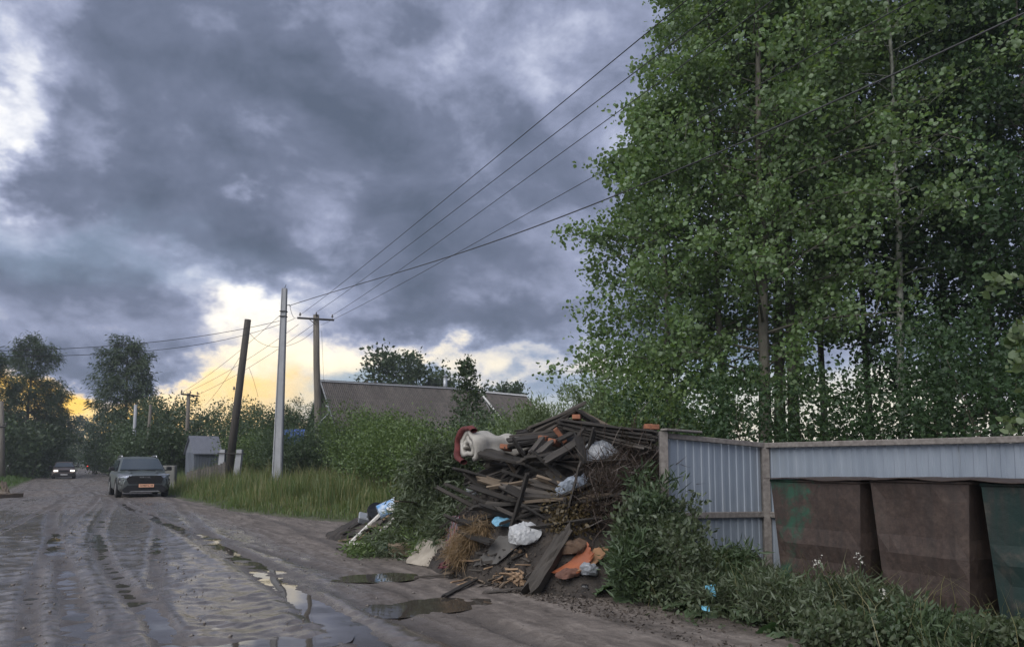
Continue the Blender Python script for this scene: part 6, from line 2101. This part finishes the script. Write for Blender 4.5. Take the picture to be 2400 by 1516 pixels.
# ------------------------------------------------------------------ weeds before the fence
def big_leaf_mesh(name, seed, ragged=0.08):
    """heart-shaped burdock leaf with a wavy rim and folded midrib, 1 m long"""
    rng = np.random.default_rng(seed)
    n = 14
    rim = []
    for i in range(n + 1):
        t = i / n
        a = math.pi * t
        w = 0.40 * math.sin(a) ** 0.8 * (1 - 0.25 * t) + 0.02
        y = 0.5 - 0.56 * math.cos(a) + (-0.10 * math.exp(-((t - 0.16) / 0.12) ** 2))
        rim.append((w * (1 + rng.normal(0, ragged)), y, 0.09 * math.sin(a) + 0.035 * math.sin(i * 2.3 + seed)))
    V, F = [], []
    for t in np.linspace(0, 1, n + 1):
        V.append((0, -0.06 * 0 + 1.04 * t, -0.18 * t * t + 0.02))
    for s in (-1, 1):
        b = len(V)
        for k in (0.55, 1.0):
            for i, (w, y, z) in enumerate(rim):
                yc = 1.04 * i / n
                V.append((s * w * k, yc + (y - yc) * k, (z * k * k) - 0.18 * (i / n) ** 2 + 0.02))
        for i in range(n):
            q = [(i, i + 1, b + i + 1, b + i), (b + i, b + i + 1, b + n + 1 + i + 1, b + n + 1 + i)]
            F += q if s > 0 else [x[::-1] for x in q]
    me = bpy.data.meshes.new(name); me.from_pydata(V, [], F)
    me.materials.append(M['burdock'])
    me.polygons.foreach_set('use_smooth', [True] * len(me.polygons))
    return me


BL = [big_leaf_mesh('burdock_leaf', k) for k in range(4)]


def burdock(p, label, n, size, seed, height=0.0, lean=0.7):
    rnd = random.Random(seed)
    e = empty('burdock', tuple(p), label, 'plant', 'burdock plants at the roadside')
    for k in range(n):
        a_ = k * 2.4 + rnd.uniform(-0.4, 0.4)
        z0 = height * (k / max(1, n)) ** 1.1
        r_ = rnd.uniform(0.10, 0.26) * size / 0.35
        up_ = rnd.uniform(0.08, 0.26) * (1.0 if p[0] < 1.75 else 0.5) + z0
        tip = np.array([math.cos(a_) * r_, math.sin(a_) * r_, up_])
        st = MB().tube([(0, 0, z0 * 0.7), tuple(tip * 0.55 + np.array([0, 0, up_ * 0.2])), tuple(tip)], [0.012, 0.010, 0.007], 5).build('stalk', M['weed'], e)
        o = bpy.data.objects.new('leaf', BL[k % 4]); COL.objects.link(o); o.parent = st
        o.location = tuple(tip)
        s = size * rnd.uniform(0.55, 1.2)
        o.scale = (s, s, s)
        o.rotation_euler = Euler((rnd.uniform(-0.8, 0.15), rnd.uniform(-0.35, 0.35), a_ - math.pi / 2), 'XYZ')
    return e


def wuv(px, py):
    return gnd(px, py, -0.02)


BURD = [
    (1478, 1398, 8, 0.34, 'burdock with big leaves right of the small white bag'), (1545, 1405, 9, 0.36, 'large burdock in front of the fence end post'), (1610, 1395, 8, 0.30, 'burdock under the tall weeds before the fence'),
    (1660, 1440, 8, 0.28, 'burdock around the torn blue paper'), (1735, 1430, 8, 0.28, 'burdock below the fence corner post'), (1520, 1360, 7, 0.34, 'burdock deep in the weeds beside the heap'),
    (1800, 1470, 8, 0.28, 'burdock at the foot of the patched rusty bin'), (1880, 1460, 6, 0.22, 'burdock before the middle of the patched rusty bin'), (1960, 1500, 7, 0.22, 'burdock between the two rusty bins'),
    (1860, 1505, 7, 0.24, 'low burdock at the muddy edge before the bins'), (2090, 1540, 6, 0.20, 'burdock before the second rusty bin'), (2040, 1470, 6, 0.22, 'burdock tucked in the gap of the bins'),
    (2200, 1570, 6, 0.20, 'burdock in the corner of the picture before the bins'), (1470, 1350, 6, 0.28, 'burdock at the edge of the heap under the dead weeds'),
]
for i, (px, py, n_, sz, lab) in enumerate(BURD):
    burdock(wuv(px, py), lab.replace(' right of', ' next to'), n_, sz, 700 + i)

TALLW = [  # px, depth, height, radius, seed, label
    (1500, 8.05, 1.25, 0.30, 'tall weed with dusty heads in front of the silvery bag'), (1580, 7.95, 1.05, 0.30, 'tall leafy weed before the fence end post'), (1530, 7.9, 0.80, 0.30, 'leafy weed close against the fence end post'),
    (1680, 7.7, 0.42, 0.30, 'short leafy weed before the fence corner'), (1585, 7.4, 0.62, 0.34, 'leafy weed in front of the tall ones by the fence'), (1530, 7.5, 0.95, 0.36, 'leafy weed in front of the heap end'),
    (1490, 7.6, 0.60, 0.26, 'grey-green weed beside the bent orange board'),
]
for i, (px, Y, H, R, lab) in enumerate(TALLW):
    x_ = (px - PCX) / FPX * Y
    tree('tall_weed', (x_, Y, -0.03), lab, 'plant', 730 + i, 'lance' if i % 3 == 0 else 'oval', 0.12 if i % 3 == 0 else (0.066 if i % 2 else 0.052), M['twig'], M['bush_blue'] if i % 3 == 0 else M['weed'], group='tall weeds before the fence', minr=0.0, up=0.5, leafjit=0.6,
         height=H, trunk_r=0.012, cs=0.12, prof=lambda t, R=R: R * (1.0 - 0.5 * t), nb=11, rise=0.6, droop=0.1, nsub=5, sub=0.45, stems=5, spread=R, tw=0.055, per=11, tstep=6, branch_r=0.5)
LOWW = [
    (1790, 7.0, 0.30, 0.35, 'low nettle clump before the corner post'), (1890, 6.5, 0.24, 0.34, 'low nettle clump before the patched rusty bin'), (2010, 6.1, 0.42, 0.32, 'nettle clump with pale flowers between the rusty bins'), (2120, 5.6, 0.22, 0.36, 'low nettle clump before the second rusty bin'),
    (1700, 6.9, 0.32, 0.36, 'low nettle clump by the blue paper'), (1960, 5.6, 0.22, 0.36, 'low weeds at the muddy edge'), (2260, 5.2, 0.2, 0.36, 'low weeds by the green bin'), (2390, 5.0, 0.3, 0.36, 'grassy weeds in the lower corner by the green bin'),
    (1830, 6.2, 0.4, 0.36, 'low weeds before the bins near the mud'),
]
for i, (px, Y, H, R, lab) in enumerate(LOWW):
    x_ = (px - PCX) / FPX * Y
    tree('nettle_clump', (x_, Y, -0.03), lab, 'plant', 760 + i, 'oval' if i % 2 else 'lance', 0.052 if i % 2 else 0.085, M['twig'], M['weed'] if i % 3 else M['bush_blue'], group='low weeds before the bins', minr=0.0, up=0.6, leafjit=0.6,
         height=H, trunk_r=0.008, cs=0.10, prof=lambda t, R=R: R * (0.9 - 0.4 * t), nb=10, rise=0.6, droop=0.15, nsub=4, sub=0.45, stems=7, spread=R * 1.1, tw=0.04, per=10, tstep=5, branch_r=0.5)


def weed_grass(name, label, n, u0, u1, v0, v1, h0, h1, mat, seed, w=0.006):
    rng = np.random.default_rng(seed)
    u = rng.uniform(u0, u1, n); v = v0 + (v1 - v0) * rng.uniform(0, 1, n) ** 0.8 + 0.18 * vnoise(u * 2.5, u * 0 + 3, 9)
    X = RD[0] * u + RR[0] * v; Y = RD[1] * u + RR[1] * v
    H = rng.uniform(h0, h1, n)
    a = rng.uniform(0, 2 * math.pi, n); l = H * rng.uniform(0.2, 0.9, n); b = rng.uniform(0, 2 * math.pi, n)
    bx, by, lx, ly = np.cos(a) * w, np.sin(a) * w, np.cos(b) * l, np.sin(b) * l
    Z = np.full(n, -0.03)
    P = np.zeros((n, 5, 3))
    P[:, 0] = np.stack([X - bx, Y - by, Z], -1); P[:, 1] = np.stack([X + bx, Y + by, Z], -1)
    P[:, 2] = np.stack([X + bx * .7 + lx * .35, Y + by * .7 + ly * .35, Z + H * .65], -1)
    P[:, 3] = np.stack([X - bx * .7 + lx * .35, Y - by * .7 + ly * .35, Z + H * .65], -1)
    P[:, 4] = np.stack([X + lx, Y + ly, Z + H], -1)
    F = (np.array([[0, 1, 2], [0, 2, 3], [3, 2, 4]])[None] + (np.arange(n) * 5)[:, None, None]).reshape(-1, 3)
    tag(link(name, mesh_fast(name, P.reshape(-1, 3), F), mat), label, 'grass', kind='stuff')


weed_grass('weed_grass', 'rough grass among the weeds before the bins and fence', 15000, 1.5, 7.0, 4.95, 7.2, 0.10, 0.32, M['weed'], 91)
weed_grass('dry_stalks', 'thin dry stalks among the weeds by the bins', 500, 2.0, 6.8, 4.9, 6.2, 0.25, 0.70, M['dry_grass'], 92, 0.003)
# flat ground-hugging leaves that break the edge of the mud
rng = np.random.default_rng(95)
n = 5000
u = rng.uniform(2.0, 7.2, n); v = 4.75 + 1.6 * rng.uniform(0, 1, n) + 0.2 * np.sin(u * 2.2)
P = np.stack([RD[0] * u + RR[0] * v, RD[1] * u + RR[1] * v, rng.uniform(0.02, 0.20, n)], -1)
V, F = leaf_geo(rng, P, rng.normal(0, 1, (n, 3)), 0.052, 'oval', 1.2, 0.5)
tag(link('ground_cover', mesh_fast('ground_cover', V, F), M['weed']), 'low leafy ground cover along the edge of the mud', 'ground cover', kind='stuff')
# pale flower heads
M['flower'] = mat_simple('flower', (0.55, 0.54, 0.50), (0.35, 0.35, 0.30), 20, 0.8)
for i, (px, py, Y, lab) in enumerate(((2017, 1310, 6.15, 'pale flower head between the rusty bins'), (2068, 1390, 5.9, 'pale flower spike before the second rusty bin'), (1916, 1320, 6.5, 'pale flower head before the patched rusty bin'), (1925, 1405, 6.2, 'low pale flower head before the patched rusty bin'))):
    p = at(px, py, Y)
    e = empty('flower', (p[0], p[1], -0.02), lab, 'flower', 'pale flowers before the bins')
    MB().tube([(0.03, 0, 0), (-0.01, 0.01, p[2] * 0.5), (0, 0, p[2] + 0.02)], [0.006, 0.005, 0.004], 5).build('stalk', M['weed'], e)
    mb = MB()
    rn = random.Random(i)
    rng2 = np.random.default_rng(i)
    n_ = 26
    Pp = np.stack([rng2.normal(0, 0.022, n_), rng2.normal(0, 0.022, n_), p[2] + 0.02 + rng2.normal(0, 0.03, n_)], -1)
    Vv, Ff = leaf_geo(rng2, Pp, rng2.normal(0, 1, (n_, 3)), 0.022, 'oval', 0.5, 0.5)
    link('flower_head', mesh_fast('flower_head', Vv, Ff), M['flower'], e, kind='stuff')


# ------------------------------------------------------------------ evening haze over the whole place
def build_haze():
    m = bpy.data.materials.new('haze')
    m.use_nodes = True
    nt = m.node_tree
    nt.nodes.clear()
    v = nt.nodes.new('ShaderNodeVolumePrincipled')
    v.inputs['Color'].default_value = (0.80, 0.87, 0.95, 1)
    v.inputs['Density'].default_value = HAZE
    v.inputs['Anisotropy'].default_value = 0.2
    o = nt.nodes.new('ShaderNodeOutputMaterial')
    nt.links.new(v.outputs[0], o.inputs['Volume'])
    h = MB().box((0, 1280, 9.0), (3300, 2900, 20.5)).build('haze', m)
    tag(h, 'thin evening haze lying over the road and gardens', 'haze', kind='stuff')


HAZE = 0.0009
build_haze()
